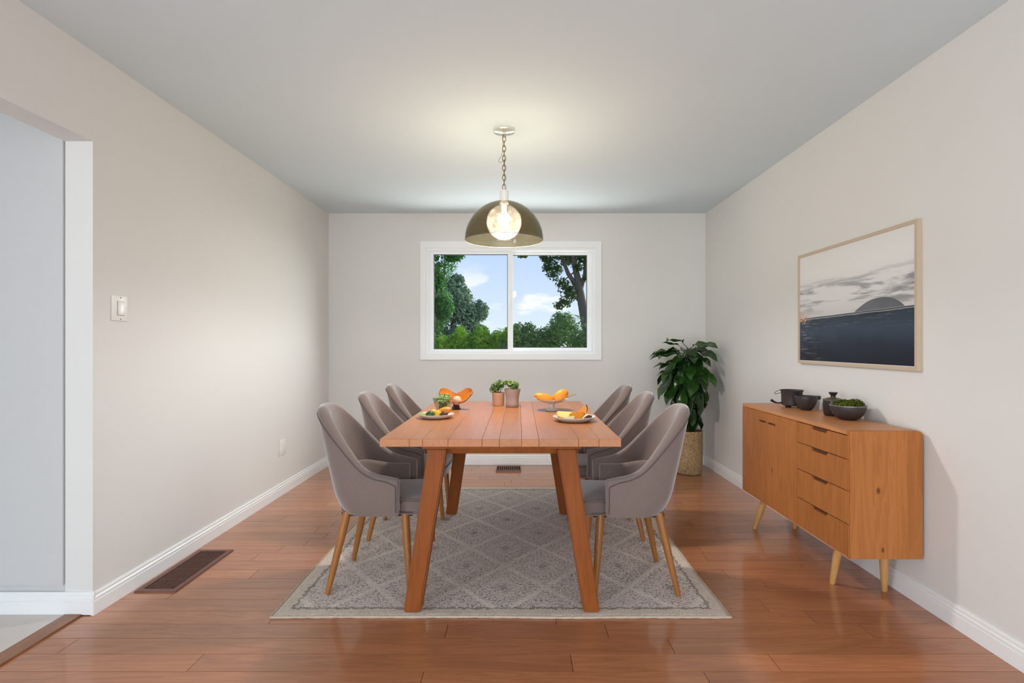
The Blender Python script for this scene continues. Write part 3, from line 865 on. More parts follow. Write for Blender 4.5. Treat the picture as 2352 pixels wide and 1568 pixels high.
def blob_fun(blobs, fill=0.5, hemi=False):
    wts = [b2[1][0] * b2[1][1] + b2[1][2] for b2 in blobs]
    def f(rng):
        c, r = rng.choices(blobs, wts)[0]
        while True:
            d = Vector((rng.gauss(0, 1), rng.gauss(0, 1), rng.gauss(0, 1)))
            if d.length > 1e-3: break
        d.normalize()
        if hemi: d.z = abs(d.z)
        k = fill + (1 - fill) * rng.random() ** 0.6
        return Vector(c) + Vector((d.x * r[0], d.y * r[1], d.z * r[2])) * k, d
    return f
rng = random.Random(11)
M_moss = leaf_mat('moss', S(40, 62, 16), S(120, 124, 44), 0.8, 0.2, 50)
leaf_cloud('moss', 1500, blob_fun([((-0.02, -0.005, 0.066), (0.052, 0.060, 0.036)), ((0.02, -0.02, 0.066), (0.052, 0.045, 0.042))], 0.4, True), 0.008, M_moss, bg_, rng, 0.5)
jar = thing('lidded_jar', 'small charcoal jar with flared knob behind the moss bowl', 'jar', (1.700, 2.945, T))
lathe('body', [(0, 0.0003), (0.040, 0.0003), (0.046, 0.01), (0.050, 0.06), (0.048, 0.082), (0, 0.082)], M_black2, jar, 40)
lathe('lid', [(0.0, 0.083), (0.050, 0.083), (0.049, 0.088), (0.030, 0.096), (0.010, 0.100), (0, 0.1)], flat('lid_bronze', S(92, 82, 52), 0.4), jar, 40)
lathe('knob', [(0, 0.099), (0.013, 0.099), (0.012, 0.108), (0.021, 0.121), (0.022, 0.127), (0, 0.128)], M_black2, jar, 28)

# ------------------------------------------------------------------ framed painting on the right wall
PY0, PY1, PZ0, PZ1 = 2.444, 3.490, 1.050, 1.735
pa = thing('framed_painting', 'abstract seascape painting in thin pale wood frame on the right wall', 'painting', (XR, (PY0 + PY1) / 2, (PZ0 + PZ1) / 2))
hw, hh = (PY1 - PY0) / 2, (PZ1 - PZ0) / 2
ft, fd = 0.017, 0.022
boxes('frame', [(-fd, -0.0005, -hw, -hw + ft, -hh, hh), (-fd, -0.0005, hw - ft, hw, -hh, hh), (-fd, -0.0005, -hw + ft, hw - ft, -hh, -hh + ft), (-fd, -0.0005, -hw + ft, hw - ft, hh - ft, hh)], M_frame, pa)
M_art, nt, b = new_mat('seascape_canvas')
tcn = nt.new('ShaderNodeTexCoord')
ox, oy, oz = nt.sep(tcn.outputs['Object'])
U = nt.m('MULTIPLY_ADD', oy, -1 / (2 * hw), 0.5)       # 0 at the far (left) end, 1 at the near end
V = nt.m('MULTIPLY_ADD', oz, 1 / (2 * hh), 0.5)
uv = nt.comb(U, V, 0.0)
hor = nt.m('ADD', 0.408, nt.m('MULTIPLY', U, 0.028))
hor = nt.m('ADD', hor, nt.m('MULTIPLY', nt.m('SUBTRACT', nt.noise(uv, 7.0, 3), 0.5), 0.012))
dv = nt.m('SUBTRACT', V, hor)                         # height over the horizon
cl = nt.noise(nt.mapping(uv, (2.2, 13.0, 1), (0, 0, 0), (0, 0, R(-6))), 1.0, 5, 0.6, 0.4)
clm = nt.m('MULTIPLY', nt.step(cl, 0.46, 0.60), nt.m('MULTIPLY', nt.step(V, 0.42, 0.50), nt.m('SUBTRACT', 1.0, nt.step(V, 0.62, 0.78))))
sky = nt.ramp(V, [(0.40, S(200, 197, 195)), (0.55, S(220, 219, 217)), (0.8, S(230, 229, 226)), (1.0, S(226, 225, 222))])
sky = nt.mix(clm, sky, S(150, 150, 150))
sea_n = nt.noise(nt.mapping(uv, (6, 60, 1)), 1.0, 5, 0.7)
sea_b = nt.noise(uv, 3.2, 4)
sea = nt.ramp(nt.m('ADD', V, nt.m('MULTIPLY', nt.m('SUBTRACT', sea_b, 0.5), 0.22)), [(0.0, S(26, 26, 36)), (0.16, S(38, 44, 58)), (0.30, S(56, 70, 86)), (0.44, S(44, 52, 60))])
foam = nt.m('MULTIPLY', nt.step(sea_n, 0.52, 0.70), nt.m('ADD', nt.m('MULTIPLY', nt.m('SUBTRACT', 1.0, nt.step(U, 0.05, 0.35)), 0.6), nt.m('MULTIPLY', nt.step(V, 0.26, 0.42), 0.25)))
sea = nt.mix(foam, sea, S(186, 186, 182))
img = nt.mix(nt.step(dv, -0.003, 0.003), sea, sky)
# hill: smooth dome between u=.54 and u=.91
hu = nt.m('MULTIPLY', nt.m('SUBTRACT', U, 0.735), 1 / 0.185)
hh_ = nt.m('SUBTRACT', 1.0, nt.m('POWER', nt.m('ABSOLUTE', hu), 2.2))
skew = nt.m('MULTIPLY_ADD', hu, 0.18, 1.0)
hz = nt.m('MULTIPLY', nt.m('MULTIPLY', nt.m('MAXIMUM', hh_, 0.0), skew), 0.088)
inhill = nt.m('MULTIPLY', nt.step(nt.m('SUBTRACT', hz, dv), -0.002, 0.002), nt.step(dv, 0.0, 0.004))
inhill = nt.m('MULTIPLY', inhill, nt.step(hh_, 0.0, 0.02))
hill_c = nt.mix(nt.noise(uv, 5.0, 3), S(84, 86, 92), S(122, 124, 130))
img = nt.mix(inhill, img, hill_c)
wl = nt.m('SUBTRACT', 1.0, nt.step(nt.m('ABSOLUTE', nt.m('ADD', dv, 0.012)), 0.001, 0.004))
img = nt.mix(nt.m('MULTIPLY', wl, 0.6), img, S(215, 215, 212))
# warm blossoms at the left end of the horizon
blm = nt.m('MULTIPLY', nt.m('SUBTRACT', 1.0, nt.step(U, 0.06, 0.16)), nt.m('SUBTRACT', 1.0, nt.step(nt.m('ABSOLUTE', nt.m('SUBTRACT', dv, 0.005)), 0.02, 0.055)))
bn = nt.noise(uv, 60.0, 3)
img = nt.mix(nt.m('MULTIPLY', blm, nt.step(bn, 0.42, 0.55)), img, nt.ramp(bn, [(0.45, S(70, 48, 38)), (0.55, S(214, 160, 120)), (0.65, S(240, 228, 218))]))
nt.l.new(img, b.inputs['Base Color'])
P(b, Roughness=0.45, Specular_IOR_Level=0.2)
box('canvas', -fd + 0.006, -0.006, -hw + ft, hw - ft, -hh + ft, hh - ft, M_art, pa)
boxes('fillet', [(-fd + 0.003, -fd + 0.008, -hw + ft, -hw + ft + 0.004, -hh + ft, hh - ft), (-fd + 0.003, -fd + 0.008, -hw + ft + 0.004, hw - ft, -hh + ft, -hh + ft + 0.003)], M_white_ceramic, pa)

# ------------------------------------------------------------------ pendant lamp
PD = 3.224; PX = -0.088
pl = thing('pendant_lamp', 'smoked dome pendant lamp with glass globe hanging over the table', 'lamp', (PX, PD, CEIL))
lathe('canopy', [(0, -0.024), (0.015, -0.024), (0.050, -0.020), (0.0615, -0.016), (0.0645, -0.010), (0.0645, -0.0002), (0, -0.0002)], M_canopy, pl, 48)
tube('hook', [(0.0, 0.0, -0.012), (0.0, 0.0, -0.022), (0.009, 0, -0.028), (0.009, 0, -0.040), (0.0, 0, -0.046), (-0.009, 0, -0.040), (-0.009, 0, -0.030)], 0.0022, M_brass, pl, 8)
# oval chain links
def link_pts(hl, hwid):
    pts = []
    for k in range(24):
        t_ = 2 * math.pi * k / 24
        pts.append((hwid * math.copysign(abs(math.cos(t_)) ** 0.85, math.cos(t_)), 0, hl * math.copysign(abs(math.sin(t_)) ** 0.95, math.sin(t_))))
    return pts
ZC0, ZC1 = CEIL - 2.085, 0.040
lm = None; nlinks = 11; span = ZC0 - ZC1; pitch = span / nlinks; hl = pitch / 2 + 0.0042
for i in range(nlinks):
    if lm is None:
        o = tube('chain_link', link_pts(hl, 0.0095), 0.0022, M_brass, pl, 8, True); lm = o.data
    else:
        o = bpy.data.objects.new('chain_link', lm); COL.objects.link(o); o.parent = pl
    o.location = (0, 0, -(ZC1 + pitch * (i + 0.5)))
    o.rotation_euler = (0, 0, R(8) if i % 2 == 0 else R(98))
zt_ = -ZC0
wp = [(-0.006, 0.002, -0.02), (-0.008, 0.004, -0.09), (-0.010, 0.004, -0.13), (-0.018, 0.005, -0.155), (-0.030, 0.006, -0.172), (-0.033, 0.006, -0.185), (-0.024, 0.005, -0.194), (-0.010, 0.004, -0.186), (0.004, 0.003, -0.165), (0.003, 0.002, -0.22), (0.002, 0.001, -0.30), (0.0, 0.0, zt_ + 0.0)]
tube('cord', wp, 0.0013, M_wire, pl, 6)
lathe('collar', [(0, zt_ + 0.004), (0.007, zt_ + 0.004), (0.010, zt_ - 0.002), (0.022, zt_ - 0.004), (0.0255, zt_ - 0.009), (0.0255, zt_ - 0.068), (0, zt_ - 0.068)], M_collar, pl, 10, sharp=25)
DZ = zt_ - 0.068                      # top of dome
RD, HD = 0.2325, 0.232
prof = []
for k in range(25):
    an = math.pi / 2 * k / 24; prof.append((RD * math.sin(an), DZ - HD + HD * math.cos(an)))
prof2 = [((r - 0.003) if r > 0.003 else 0.0, z - 0.003 * (1 if i < 20 else (24 - i) / 4)) for i, (r, z) in enumerate(prof)]
lathe('dome_shade', prof + list(reversed(prof2)), M_smoke, pl, 72, sharp=60)
M_rim = flat('pale_rim', S(96, 92, 80), 0.3)
tube('rim', [((RD - 0.0012) * math.cos(2 * math.pi * k / 80), (RD - 0.0012) * math.sin(2 * math.pi * k / 80), DZ - HD - 0.0008) for k in range(80)], 0.0017, M_rim, pl, 8, True)
# socket, bulb, textured glass globe
lathe('socket', [(0, DZ - 0.004), (0.016, DZ - 0.004), (0.016, DZ - 0.050), (0.012, DZ - 0.056), (0, DZ - 0.056)], M_collar, pl, 24)
M_bulb, nt, b = new_mat('lit_bulb')
P(b, Emission_Strength=8.0); b.inputs['Emission Color'].default_value = (1.0, 0.90, 0.80, 1)
GZ = 1.893 - CEIL; GR = 0.103
lathe('bulb', [(0, DZ - 0.057), (0.012, DZ - 0.058), (0.016, DZ - 0.075), (0.029, DZ - 0.105), (0.030, DZ - 0.120), (0.022, DZ - 0.138), (0, DZ - 0.146)], M_bulb, pl, 24)
M_globe, nt, b = new_mat('pebbled_globe_glass')
nt.n.remove(b)
geo = nt.new('ShaderNodeNewGeometry')
vor = nt.new('ShaderNodeTexVoronoi'); nt.l.new(geo.outputs['Position'], vor.inputs['Vector']); vor.inputs['Scale'].default_value = 110.0
pat = nt.step(vor.outputs['Distance'], 0.15, 0.6)
nrm = nt.bump(pat, 0.9, 0.004)
tr = nt.new('ShaderNodeBsdfTransparent'); tr.inputs[0].default_value = (0.92, 0.90, 0.88, 1)
tl = nt.new('ShaderNodeBsdfTranslucent'); tl.inputs[0].default_value = (0.060, 0.052, 0.048, 1); nt.l.new(nrm, tl.inputs['Normal'])
gl = nt.new('ShaderNodeBsdfGlossy'); gl.inputs['Roughness'].default_value = 0.10; nt.l.new(nrm, gl.inputs['Normal'])
dk = nt.new('ShaderNodeBsdfTransparent'); dk.inputs[0].default_value = (0.45, 0.38, 0.35, 1)
n9 = nt.noise(geo.outputs['Position'], 150.0, 2, 0.6)
spk = nt.step(n9, 0.56, 0.64)
m1 = nt.new('ShaderNodeMixShader'); nt.l.new(nt.m('MULTIPLY_ADD', pat, 0.30, 0.12), m1.inputs[0])
nt.l.new(tr.outputs[0], m1.inputs[1]); nt.l.new(tl.outputs[0], m1.inputs[2])
m3 = nt.new('ShaderNodeMixShader'); nt.l.new(spk, m3.inputs[0])
nt.l.new(m1.outputs[0], m3.inputs[1]); nt.l.new(dk.outputs[0], m3.inputs[2])
m2 = nt.new('ShaderNodeMixShader'); m2.inputs[0].default_value = 0.10
nt.l.new(m3.outputs[0], m2.inputs[1]); nt.l.new(gl.outputs[0], m2.inputs[2])
nt.l.new(m2.outputs[0], nt.n['Material Output'].inputs[0])
gp = [(max(GR * math.sin(math.pi * k / 40), 0.0 if k in (0, 40) else 0.001), GZ + GR * math.cos(math.pi * k / 40)) for k in range(3, 41)]
gp[-1] = (0.0, GZ - GR)
lathe('globe', gp, M_globe, pl, 64, sharp=180)
sp_d = bpy.data.lights.new('pendant_bulb_light', 'POINT')
sp_d.energy = 80; sp_d.shadow_soft_size = 0.05; sp_d.color = (1.0, 0.98, 0.965)
sp_o = bpy.data.objects.new('pendant_bulb_light', sp_d); COL.objects.link(sp_o); sp_o.parent = pl; sp_o.location = (0, 0, GZ - 0.03)
lathe('globe_neck', [(0.026, DZ - 0.006), (0.027, DZ - 0.012), (gp[0][0] + 0.001, gp[0][1] + 0.001)], M_collar, pl, 32)

# ------------------------------------------------------------------ tall house plant in a woven basket
PLX, PLY = 1.545, 4.95
M_bask, nt, b = new_mat('woven_basket')
tcn = nt.new('ShaderNodeTexCoord'); ox, oy, oz = nt.sep(tcn.outputs['Object'])
ang = nt.m('ARCTAN2', oy, ox)
wv = nt.m('SINE', nt.m('ADD', nt.m('MULTIPLY', ang, 46.0), nt.m('MULTIPLY', nt.m('FLOOR', nt.m('MULTIPLY', oz, 110.0)), math.pi)))
rowp = nt.m('ABSOLUTE', nt.m('SINE', nt.m('MULTIPLY', oz, 110.0 * math.pi)))
hgt = nt.m('MULTIPLY', nt.m('MULTIPLY_ADD', wv, 0.4, 0.6), rowp)
nb = nt.noise(tcn.outputs['Object'], 70.0, 3, 0.7)
fc = nt.m('ADD', nt.m('MULTIPLY', hgt, 0.45), nt.m('MULTIPLY', nt.step(nb, 0.3, 0.7), 0.55))
nt.l.new(nt.ramp(fc, [(0.0, S(112, 84, 56)), (0.5, S(176, 146, 108)), (1.0, S(214, 190, 152))]), b.inputs['Base Color'])
P(b, Roughness=0.85, Specular_IOR_Level=0.2)
nt.l.new(nt.bump(hgt, 0.6, 0.006), b.inputs['Normal'])
fp = thing('potted_plant', 'tall potted houseplant with big glossy leaves in a woven basket in the corner', 'plant', (PLX, PLY, 0))
lathe('basket', [(0, 0.0005), (0.104, 0.0005), (0.112, 0.008), (0.117, 0.05), (0.121, 0.15), (0.122, 0.28), (0.120, 0.372), (0.122, 0.385), (0.118, 0.390), (0.111, 0.384), (0.110, 0.34), (0, 0.34)], M_bask, fp, 56)
lathe('soil', [(0, 0.352), (0.1095, 0.346)], M_soil, fp, 32)
trunks = [[(0.0, 0.0, 0.345), (0.006, 0.0, 0.55), (0.0, 0.004, 0.80), (-0.01, 0.0, 1.02), (-0.015, 0.0, 1.14)], [(0.03, 0.01, 0.345), (0.015, 0.0, 0.50), (0.02, -0.01, 0.75), (0.035, -0.02, 0.98)], [(-0.02, -0.03, 0.345), (-0.012, -0.03, 0.55), (-0.04, -0.04, 0.80), (-0.06, -0.05, 1.05)]]
for tr_ in trunks: tube('stem', tr_, [0.010, 0.009, 0.008, 0.006, 0.004][:len(tr_)], M_stem, fp, 8)
def plant_leaf(L_, W_, droop, curl):
    """petiole plus an obovate blade that arches down; the base is at the origin, pointing +x"""
    bm = bmesh.new(); st = 0.07; rows = []
    nseg = 9
    for k in range(nseg + 1):
        q = k / nseg; wdt = W_ * (math.sin(math.pi * q ** 1.25) ** 0.75) if 0 < q < 1 else 0.0012
        x = st + L_ * q; z = -droop * (q ** 1.8) * L_ + 0.012 * math.sin(q * 9) * curl
        edge = 0.006 * math.sin(k * 2.1) * curl
        rows.append([bm.verts.new((x, -wdt, z + 0.35 * wdt + edge)), bm.verts.new((x, -wdt * 0.5, z + 0.12 * wdt)), bm.verts.new((x, 0, z)), bm.verts.new((x, wdt * 0.5, z + 0.12 * wdt)), bm.verts.new((x, wdt, z + 0.35 * wdt - edge))])
    for a, c in zip(rows, rows[1:]):
        for k in range(4): bm.faces.new((a[k], c[k], c[k + 1], a[k + 1]))
    add_tube(bm, [(0, 0, 0), (st, 0, 0)], 0.0025, 5)
    me = bpy.data.meshes.new('leaf'); bm.to_mesh(me); bm.free(); me.materials.append(M_leaf_plant)
    for p in me.polygons: p.use_smooth = True
    return me
lmeshes = [plant_leaf(0.20, 0.046, 0.45, 1.0), plant_leaf(0.17, 0.050, 0.65, 1.3), plant_leaf(0.23, 0.050, 0.35, 0.8), plant_leaf(0.15, 0.036, 0.3, 0.6)]
lr = random.Random(21); placed = 0
levels = [(1.14, 12, 8, 35), (1.10, 14, -8, 18), (1.05, 15, -28, 4), (0.99, 15, -48, -12), (0.92, 14, -60, -22), (0.84, 12, -66, -30), (0.76, 10, -70, -38), (0.68, 9, -74, -44), (0.60, 7, -74, -46)]
for zlev, cnt, p0, p1 in levels:
    for q in range(cnt):
        for tries in range(12):
            az = 2 * math.pi * (q + lr.uniform(-0.4, 0.4)) / cnt + zlev * 7
            pit = R(lr.uniform(p0, p1)); me = lr.choice(lmeshes)
            tk = lr.choice(trunks); zq = min(zlev + lr.uniform(-0.03, 0.03), tk[-1][2])
            bx = by = 0
            for pa_, pb_ in zip(tk, tk[1:]):
                if pa_[2] <= zq <= pb_[2] + 1e-6:
                    t_ = (zq - pa_[2]) / (pb_[2] - pa_[2]); bx = pa_[0] + (pb_[0] - pa_[0]) * t_; by = pa_[1] + (pb_[1] - pa_[1]) * t_
            sc = lr.uniform(0.9, 1.25) * (1.12 if zlev > 0.9 else 1.0)
            ext = 0.31 * sc * math.cos(pit)
            ok = True
            for fr_ in (0.4, 0.7, 1.0):
                xx = PLX + bx + ext * fr_ * math.cos(az); yy = PLY + by + ext * fr_ * math.sin(az)
                if xx > XR - 0.05 or yy > YB - 0.06: ok = False
            if ok: break
        if not ok: continue
        o = bpy.data.objects.new('leaf', me); COL.objects.link(o); o.parent = fp
        o.location = (bx, by, zq); o.scale = (sc, sc, sc)
        o.rotation_euler = (Matrix.Rotation(az, 3, 'Z') @ Matrix.Rotation(-pit, 3, 'Y') @ Matrix.Rotation(R(lr.uniform(-25, 25)), 3, 'X')).to_euler()
        placed += 1

# ------------------------------------------------------------------ things on the table
G = TZ + 0.0004
M_orange = flat('orange_flesh', S(226, 138, 28), 0.4, var=0.12, nscale=60)
M_orange2 = flat('deep_orange_skin', S(196, 112, 24), 0.4, var=0.12, nscale=60)
M_yellow = flat('yellow_flesh', S(228, 178, 48), 0.4, var=0.1, nscale=70)
M_cream = flat('pale_flesh', S(232, 218, 160), 0.5, var=0.08, nscale=80)
M_lime = flat('lime_skin', S(48, 78, 26), 0.35, var=0.25, nscale=60)
M_limeflesh = flat('lime_flesh', S(196, 202, 110), 0.4, var=0.12, nscale=90)
M_brownfig = flat('dark_fig_skin', S(84, 42, 24), 0.4, var=0.2, nscale=60)
M_peach = flat('peach_skin', S(222, 180, 150), 0.55, var=0.06, nscale=30)
M_bowl_out = flat('dark_brown_glaze', S(72, 42, 30), 0.35, var=0.1)
M_salad = leaf_mat('salad_leaf', S(60, 110, 44), S(196, 214, 140), 0.35, 0.25, 70)

def wedge(name, label, loc, size, mat_skin, mat_flesh, rz=0, tilt=0, cat='fruit', group=None, roll=0.0):
    """fruit wedge: half moon with a skin part and a flesh part"""
    t = thing(name, label, cat, loc, rz, group); t.rotation_euler = (tilt, roll, rz)
    n = 14; r, th = size
    def moon(k, rad): an = math.pi * k / n; return (rad * math.cos(an), rad * math.sin(an) * 0.72)
    bm = bmesh.new(); rows = []
    for k in range(n + 1):
        x, z = moon(k, r); x2, z2 = moon(k, r * 0.90)
        wd = th * (0.12 + 0.88 * math.sin(math.pi * k / n))
        rows.append([bm.verts.new((x2, -wd * 0.9, r * 0.72 - z2)), bm.verts.new((x, -wd * 0.55, r * 0.72 - z)), bm.verts.new((x, wd * 0.55, r * 0.72 - z)), bm.verts.new((x2, wd * 0.9, r * 0.72 - z2))])
    for a, c in zip(rows, rows[1:]):
        for k in range(3): bm.faces.new((a[k], c[k], c[k + 1], a[k + 1]))
        bm.faces.new((a[3], c[3], c[0], a[0]))
    bm.faces.new(rows[0]); bm.faces.new(list(reversed(rows[-1])))
    from_bm('skin', bm, mat_skin, t, True, 40)
    bm = bmesh.new(); rows = []
    for k in range(n + 1):
        x, z = moon(k, r * 0.89); wd = th * (0.10 + 0.80 * math.sin(math.pi * k / n))
        rows.append((bm.verts.new((x, -wd, r * 0.72 - z)), bm.verts.new((x, wd, r * 0.72 - z)), bm.verts.new((x * 0.96, 0, r * 0.72 + 0.004))))
    for a, c in zip(rows, rows[1:]):
        for k in range(3): bm.faces.new((a[k], c[k], c[(k + 1) % 3], a[(k + 1) % 3]))
    bm.faces.new(rows[0]); bm.faces.new(list(reversed(rows[-1])))
    from_bm('flesh', bm, mat_flesh, t, True, 40)
    return t
def fruit(name, label, c, r, mat, rot=(0, 0, 0), wob=0.15, stem=True, cat='fruit', seed=1, mat2=None):
    t = thing(name, label, cat, (c[0], c[1], c[2]))
    ellipsoid('body', (0, 0, 0), r, mat, t, wob, rot, 3, seed)
    if stem:
        Mr = Matrix.Rotation(rot[2], 3, 'Z') @ Matrix.Rotation(rot[1], 3, 'Y')
        e = Mr @ Vector((r[0] * 0.97, 0, 0)); e2 = Mr @ Vector((r[0] * 1.22, 0, 0.002))
        tube('stem', [e, e2], [0.0022, 0.0016], mat2 or M_stem, t, 6)
    return t

def dish_prof(r, h, t=0.004, foot=0.6):
    return [(0, 0), (r * foot, 0), (r * (foot + 0.15), 0.002), (r * 0.93, h * 0.62), (r, h), (r - 0.002, h + 0.0015), (r * 0.92, h * 0.62 + t), (r * (foot + 0.12), 0.003 + t), (0, 0.002 + t)]
# left plate with fruit
p1 = thing('serving_plate', 'white shallow plate with limes and yellow fruit on left of table', 'plate', (-0.462, 3.035, G))
lathe('plate', dish_prof(0.100, 0.022), M_white_ceramic, p1, 56)
lathe('rim', [(0.0985, 0.0205), (0.1012, 0.0215), (0.1012, 0.0235), (0.0985, 0.0238)], M_cream_ceramic, p1, 56)
pz = G + 0.0065
wedge('lime_wedge', 'pale green lime wedge on the left plate', (-0.527, 3.020, pz + 0.006), (0.027, 0.016), M_lime, M_limeflesh, R(-12), R(38))
fruit('lime', 'whole dark green lime on the left plate', (-0.488, 2.985, pz + 0.0195), (0.023, 0.020, 0.019), M_lime, (0, 0, R(20)), 0.1, True, seed=2)
fruit('yellow_fruit', 'small yellow fruit between lime and orange pepper', (-0.448, 3.005, pz + 0.0205), (0.019, 0.018, 0.020), M_yellow, (0, R(-70), 0), 0.2, True, seed=3)
fruit('fig', 'dark brown fig at the front of the left plate', (-0.412, 2.990, pz + 0.0175), (0.022, 0.018, 0.017), M_brownfig, (0, R(-15), R(10)), 0.12, True, seed=4)
fruit('orange_pepper', 'long orange pepper lying across the left plate', (-0.420, 3.055, pz + 0.030), (0.046, 0.020, 0.0195), M_orange, (0, R(-10), R(8)), 0.22, True, seed=5)
fruit('yellow_fruit', 'yellow fruit at the back of the left plate', (-0.480, 3.062, pz + 0.0195), (0.022, 0.019, 0.019), M_yellow, (0, 0, R(80)), 0.15, True, seed=6)
# glass bowl with salad
s1 = thing('salad_bowl', 'small glass bowl of green salad leaves behind the left plate', 'bowl', (-0.450, 3.225, G))
lathe('bowl', [(0, 0), (0.020, 0), (0.028, 0.006), (0.047, 0.045), (0.060, 0.088), (0.0605, 0.0895), (0.0585, 0.089), (0.0455, 0.046), (0.0265, 0.009), (0, 0.006)], M_dishglass, s1, 48)
tube('rim', [(0.0598 * math.cos(2 * math.pi * k / 48), 0.0598 * math.sin(2 * math.pi * k / 48), 0.0893) for k in range(48)], 0.0016, M_lime, s1, 6, True)
rng = random.Random(5)
leaf_cloud('salad_leaves', 420, blob_fun([((0, 0, 0.045), (0.026, 0.026, 0.034)), ((0, 0, 0.082), (0.046, 0.046, 0.028)), ((0.012, -0.01, 0.095), (0.03, 0.03, 0.022))], 0.35), 0.013, M_salad, s1, rng, 0.5)
# boat bowl: two upturned orange-lined ends
def boat(name, label, loc, L_, W_, Hh, rz):
    t = thing(name, label, 'bowl', loc, rz)
    tiltm = Matrix.Rotation(R(38), 3, 'X')
    def surf(u_, v_, off):
        wdt = W_ * (0.62 + 0.55 * abs(u_) - 0.75 * abs(u_) ** 4)          # petals widen, then round off
        z = Hh * 0.62 * abs(u_) ** 1.4 + 0.030 * v_ * v_ * (1 - 0.6 * abs(u_))
        n_ = Vector((-1.0 * (Hh / L_) * math.copysign(abs(u_) ** 0.5, u_), -v_ * 0.8, 1)).normalized()
        p_ = tiltm @ (Vector((u_ * L_ * (1 - 0.10 * v_ * v_), v_ * wdt, z)) + n_ * off)
        return p_ + Vector((0, 0, 0.046))
    for nm, o0, o1, mt in (('shell', 0.0, 0.0035, M_bowl_out), ('lining', 0.0036, 0.0058, M_orange2)):
        bm = bmesh.new(); nu, nv = 28, 12
        lay = []
        for off in (o0, o1):
            lay.append([[bm.verts.new(surf(-1 + 2 * i / nu, -1 + 2 * j / nv, off)) for j in range(nv + 1)] for i in range(nu + 1)])
        for li, fl_ in ((0, True), (1, False)):
            g_ = lay[li]
            for i in range(nu):
                for j in range(nv):
                    q = (g_[i][j], g_[i + 1][j], g_[i + 1][j + 1], g_[i][j + 1]); bm.faces.new(q if not fl_ else tuple(reversed(q)))
        for i in range(nu):
            for j in (0, nv): bm.faces.new((lay[0][i][j], lay[0][i + 1][j], lay[1][i + 1][j], lay[1][i][j]))
        for j in range(nv):
            for i in (0, nu): bm.faces.new((lay[0][i][j], lay[0][i][j + 1], lay[1][i][j + 1], lay[1][i][j]))
        from_bm(nm, bm, mt, t, True, 60)
    lathe('foot', [(0, 0), (0.030, 0), (0.032, 0.004), (0.020, 0.020), (0.018, 0.046), (0, 0.046)], M_bowl_out, t, 24)
    return t
boat('boat_bowl', 'brown boat-shaped bowl with upturned orange ends on left of table', (-0.398, 3.45, G), 0.106, 0.068, 0.118, R(4))
fruit('peach', 'pale peach resting in the boat-shaped bowl', (-0.388, 3.410, G + 0.0585), (0.029, 0.027, 0.028), M_peach, (0, R(-80), 0), 0.05, True, seed=8)
# centre pots
def herb_pot(name, label, loc, prof, mat, soil_z, soil_r, blobs, seed, sq=4):
    t = thing(name, label, 'potted plant', loc)
    lathe('pot', prof, mat, t, 40)
    lathe('soil', [(0, soil_z + 0.003), (soil_r, soil_z)], M_soil, t, 24)
    rg = random.Random(seed)
    leaf_cloud('foliage', 180, blob_fun(blobs, 0.3), 0.0145, M_leaf_pot, t, rg, 0.6)
    bm = bmesh.new()
    for k in range(9):
        c = rg.choice(blobs); an = rg.uniform(0, 6.28)
        add_tube(bm, [(0.012 * math.cos(an), 0.012 * math.sin(an), soil_z), (c[0][0] * 0.5 + 0.01 * math.cos(an), c[0][1] * 0.5 + 0.01 * math.sin(an), (soil_z + c[0][2]) / 2), c[0]], 0.0012, 5)
    from_bm('stems', bm, M_lime, t, True)
    return t
herb_pot('herb_pot', 'tan terracotta pot with leafy green herb, left of table centre pair', (-0.138, 3.645, G), [(0, 0), (0.035, 0), (0.038, 0.003), (0.042, 0.084), (0.0425, 0.088), (0.0385, 0.088), (0.037, 0.07), (0, 0.07)], M_terra, 0.072, 0.0375,
         [((-0.01, 0, 0.125), (0.05, 0.035, 0.030)), ((0.015, -0.005, 0.145), (0.035, 0.03, 0.025)), ((-0.035, -0.01, 0.11), (0.025, 0.025, 0.022))], 31)
herb_pot('herb_pot', 'grey flared clay pot with leafy herb, right of table centre pair', (-0.043, 3.560, G), [(0, 0), (0.037, 0), (0.041, 0.004), (0.044, 0.018), (0.041, 0.036), (0.043, 0.070), (0.054, 0.115), (0.0545, 0.118), (0.050, 0.118), (0.046, 0.098), (0, 0.098)], M_mauve, 0.101, 0.0465,
         [((0, 0, 0.138), (0.042, 0.038, 0.026)), ((-0.02, 0, 0.155), (0.035, 0.03, 0.022)), ((0.02, 0.0, 0.148), (0.025, 0.025, 0.018))], 32)
# right pedestal dish with two melon halves
p2 = thing('pedestal_dish', 'white footed dish holding two orange melon halves on right of table', 'dish', (0.205, 3.375, G))
lathe('foot', [(0, 0), (0.040, 0), (0.043, 0.004), (0.030, 0.010), (0.017, 0.020), (0.015, 0.034), (0.022, 0.046), (0, 0.046)], M_white_ceramic, p2, 40)
pd = lathe('dish', [(0, -0.008), (0.024, -0.008), (0.060, 0.000), (0.105, 0.017), (0.1055, 0.0185), (0.100, 0.018), (0.060, 0.004), (0, -0.003)], M_white_ceramic, p2, 56)
pd.location = (0.0, 0.0, 0.052)
tube('spoon', [(0.080, 0.0, 0.076), (0.125, 0.0, 0.094), (0.150, 0.0, 0.098)], [0.002, 0.0018, 0.002], M_brass, p2, 8)
fruit('melon_half', 'long orange melon half lying on the footed dish, left one', (0.154, 3.365, G + 0.0820), (0.064, 0.030, 0.0255), M_orange, (0, R(13), 0), 0.05, False, seed=9)
fruit('melon_half', 'upright rounded orange melon half on the footed dish, right one', (0.258, 3.375, G + 0.093), (0.052, 0.028, 0.033), M_orange, (0, R(-28), 0), 0.05, False, seed=10)
for o in [q for q in bpy.data.objects if q.name.startswith('melon_half')]:
    tube('rind_edge', [(0.0, -0.024, -0.012), (0.014, -0.025, -0.011)], 0.001, M_orange2, o, 5)
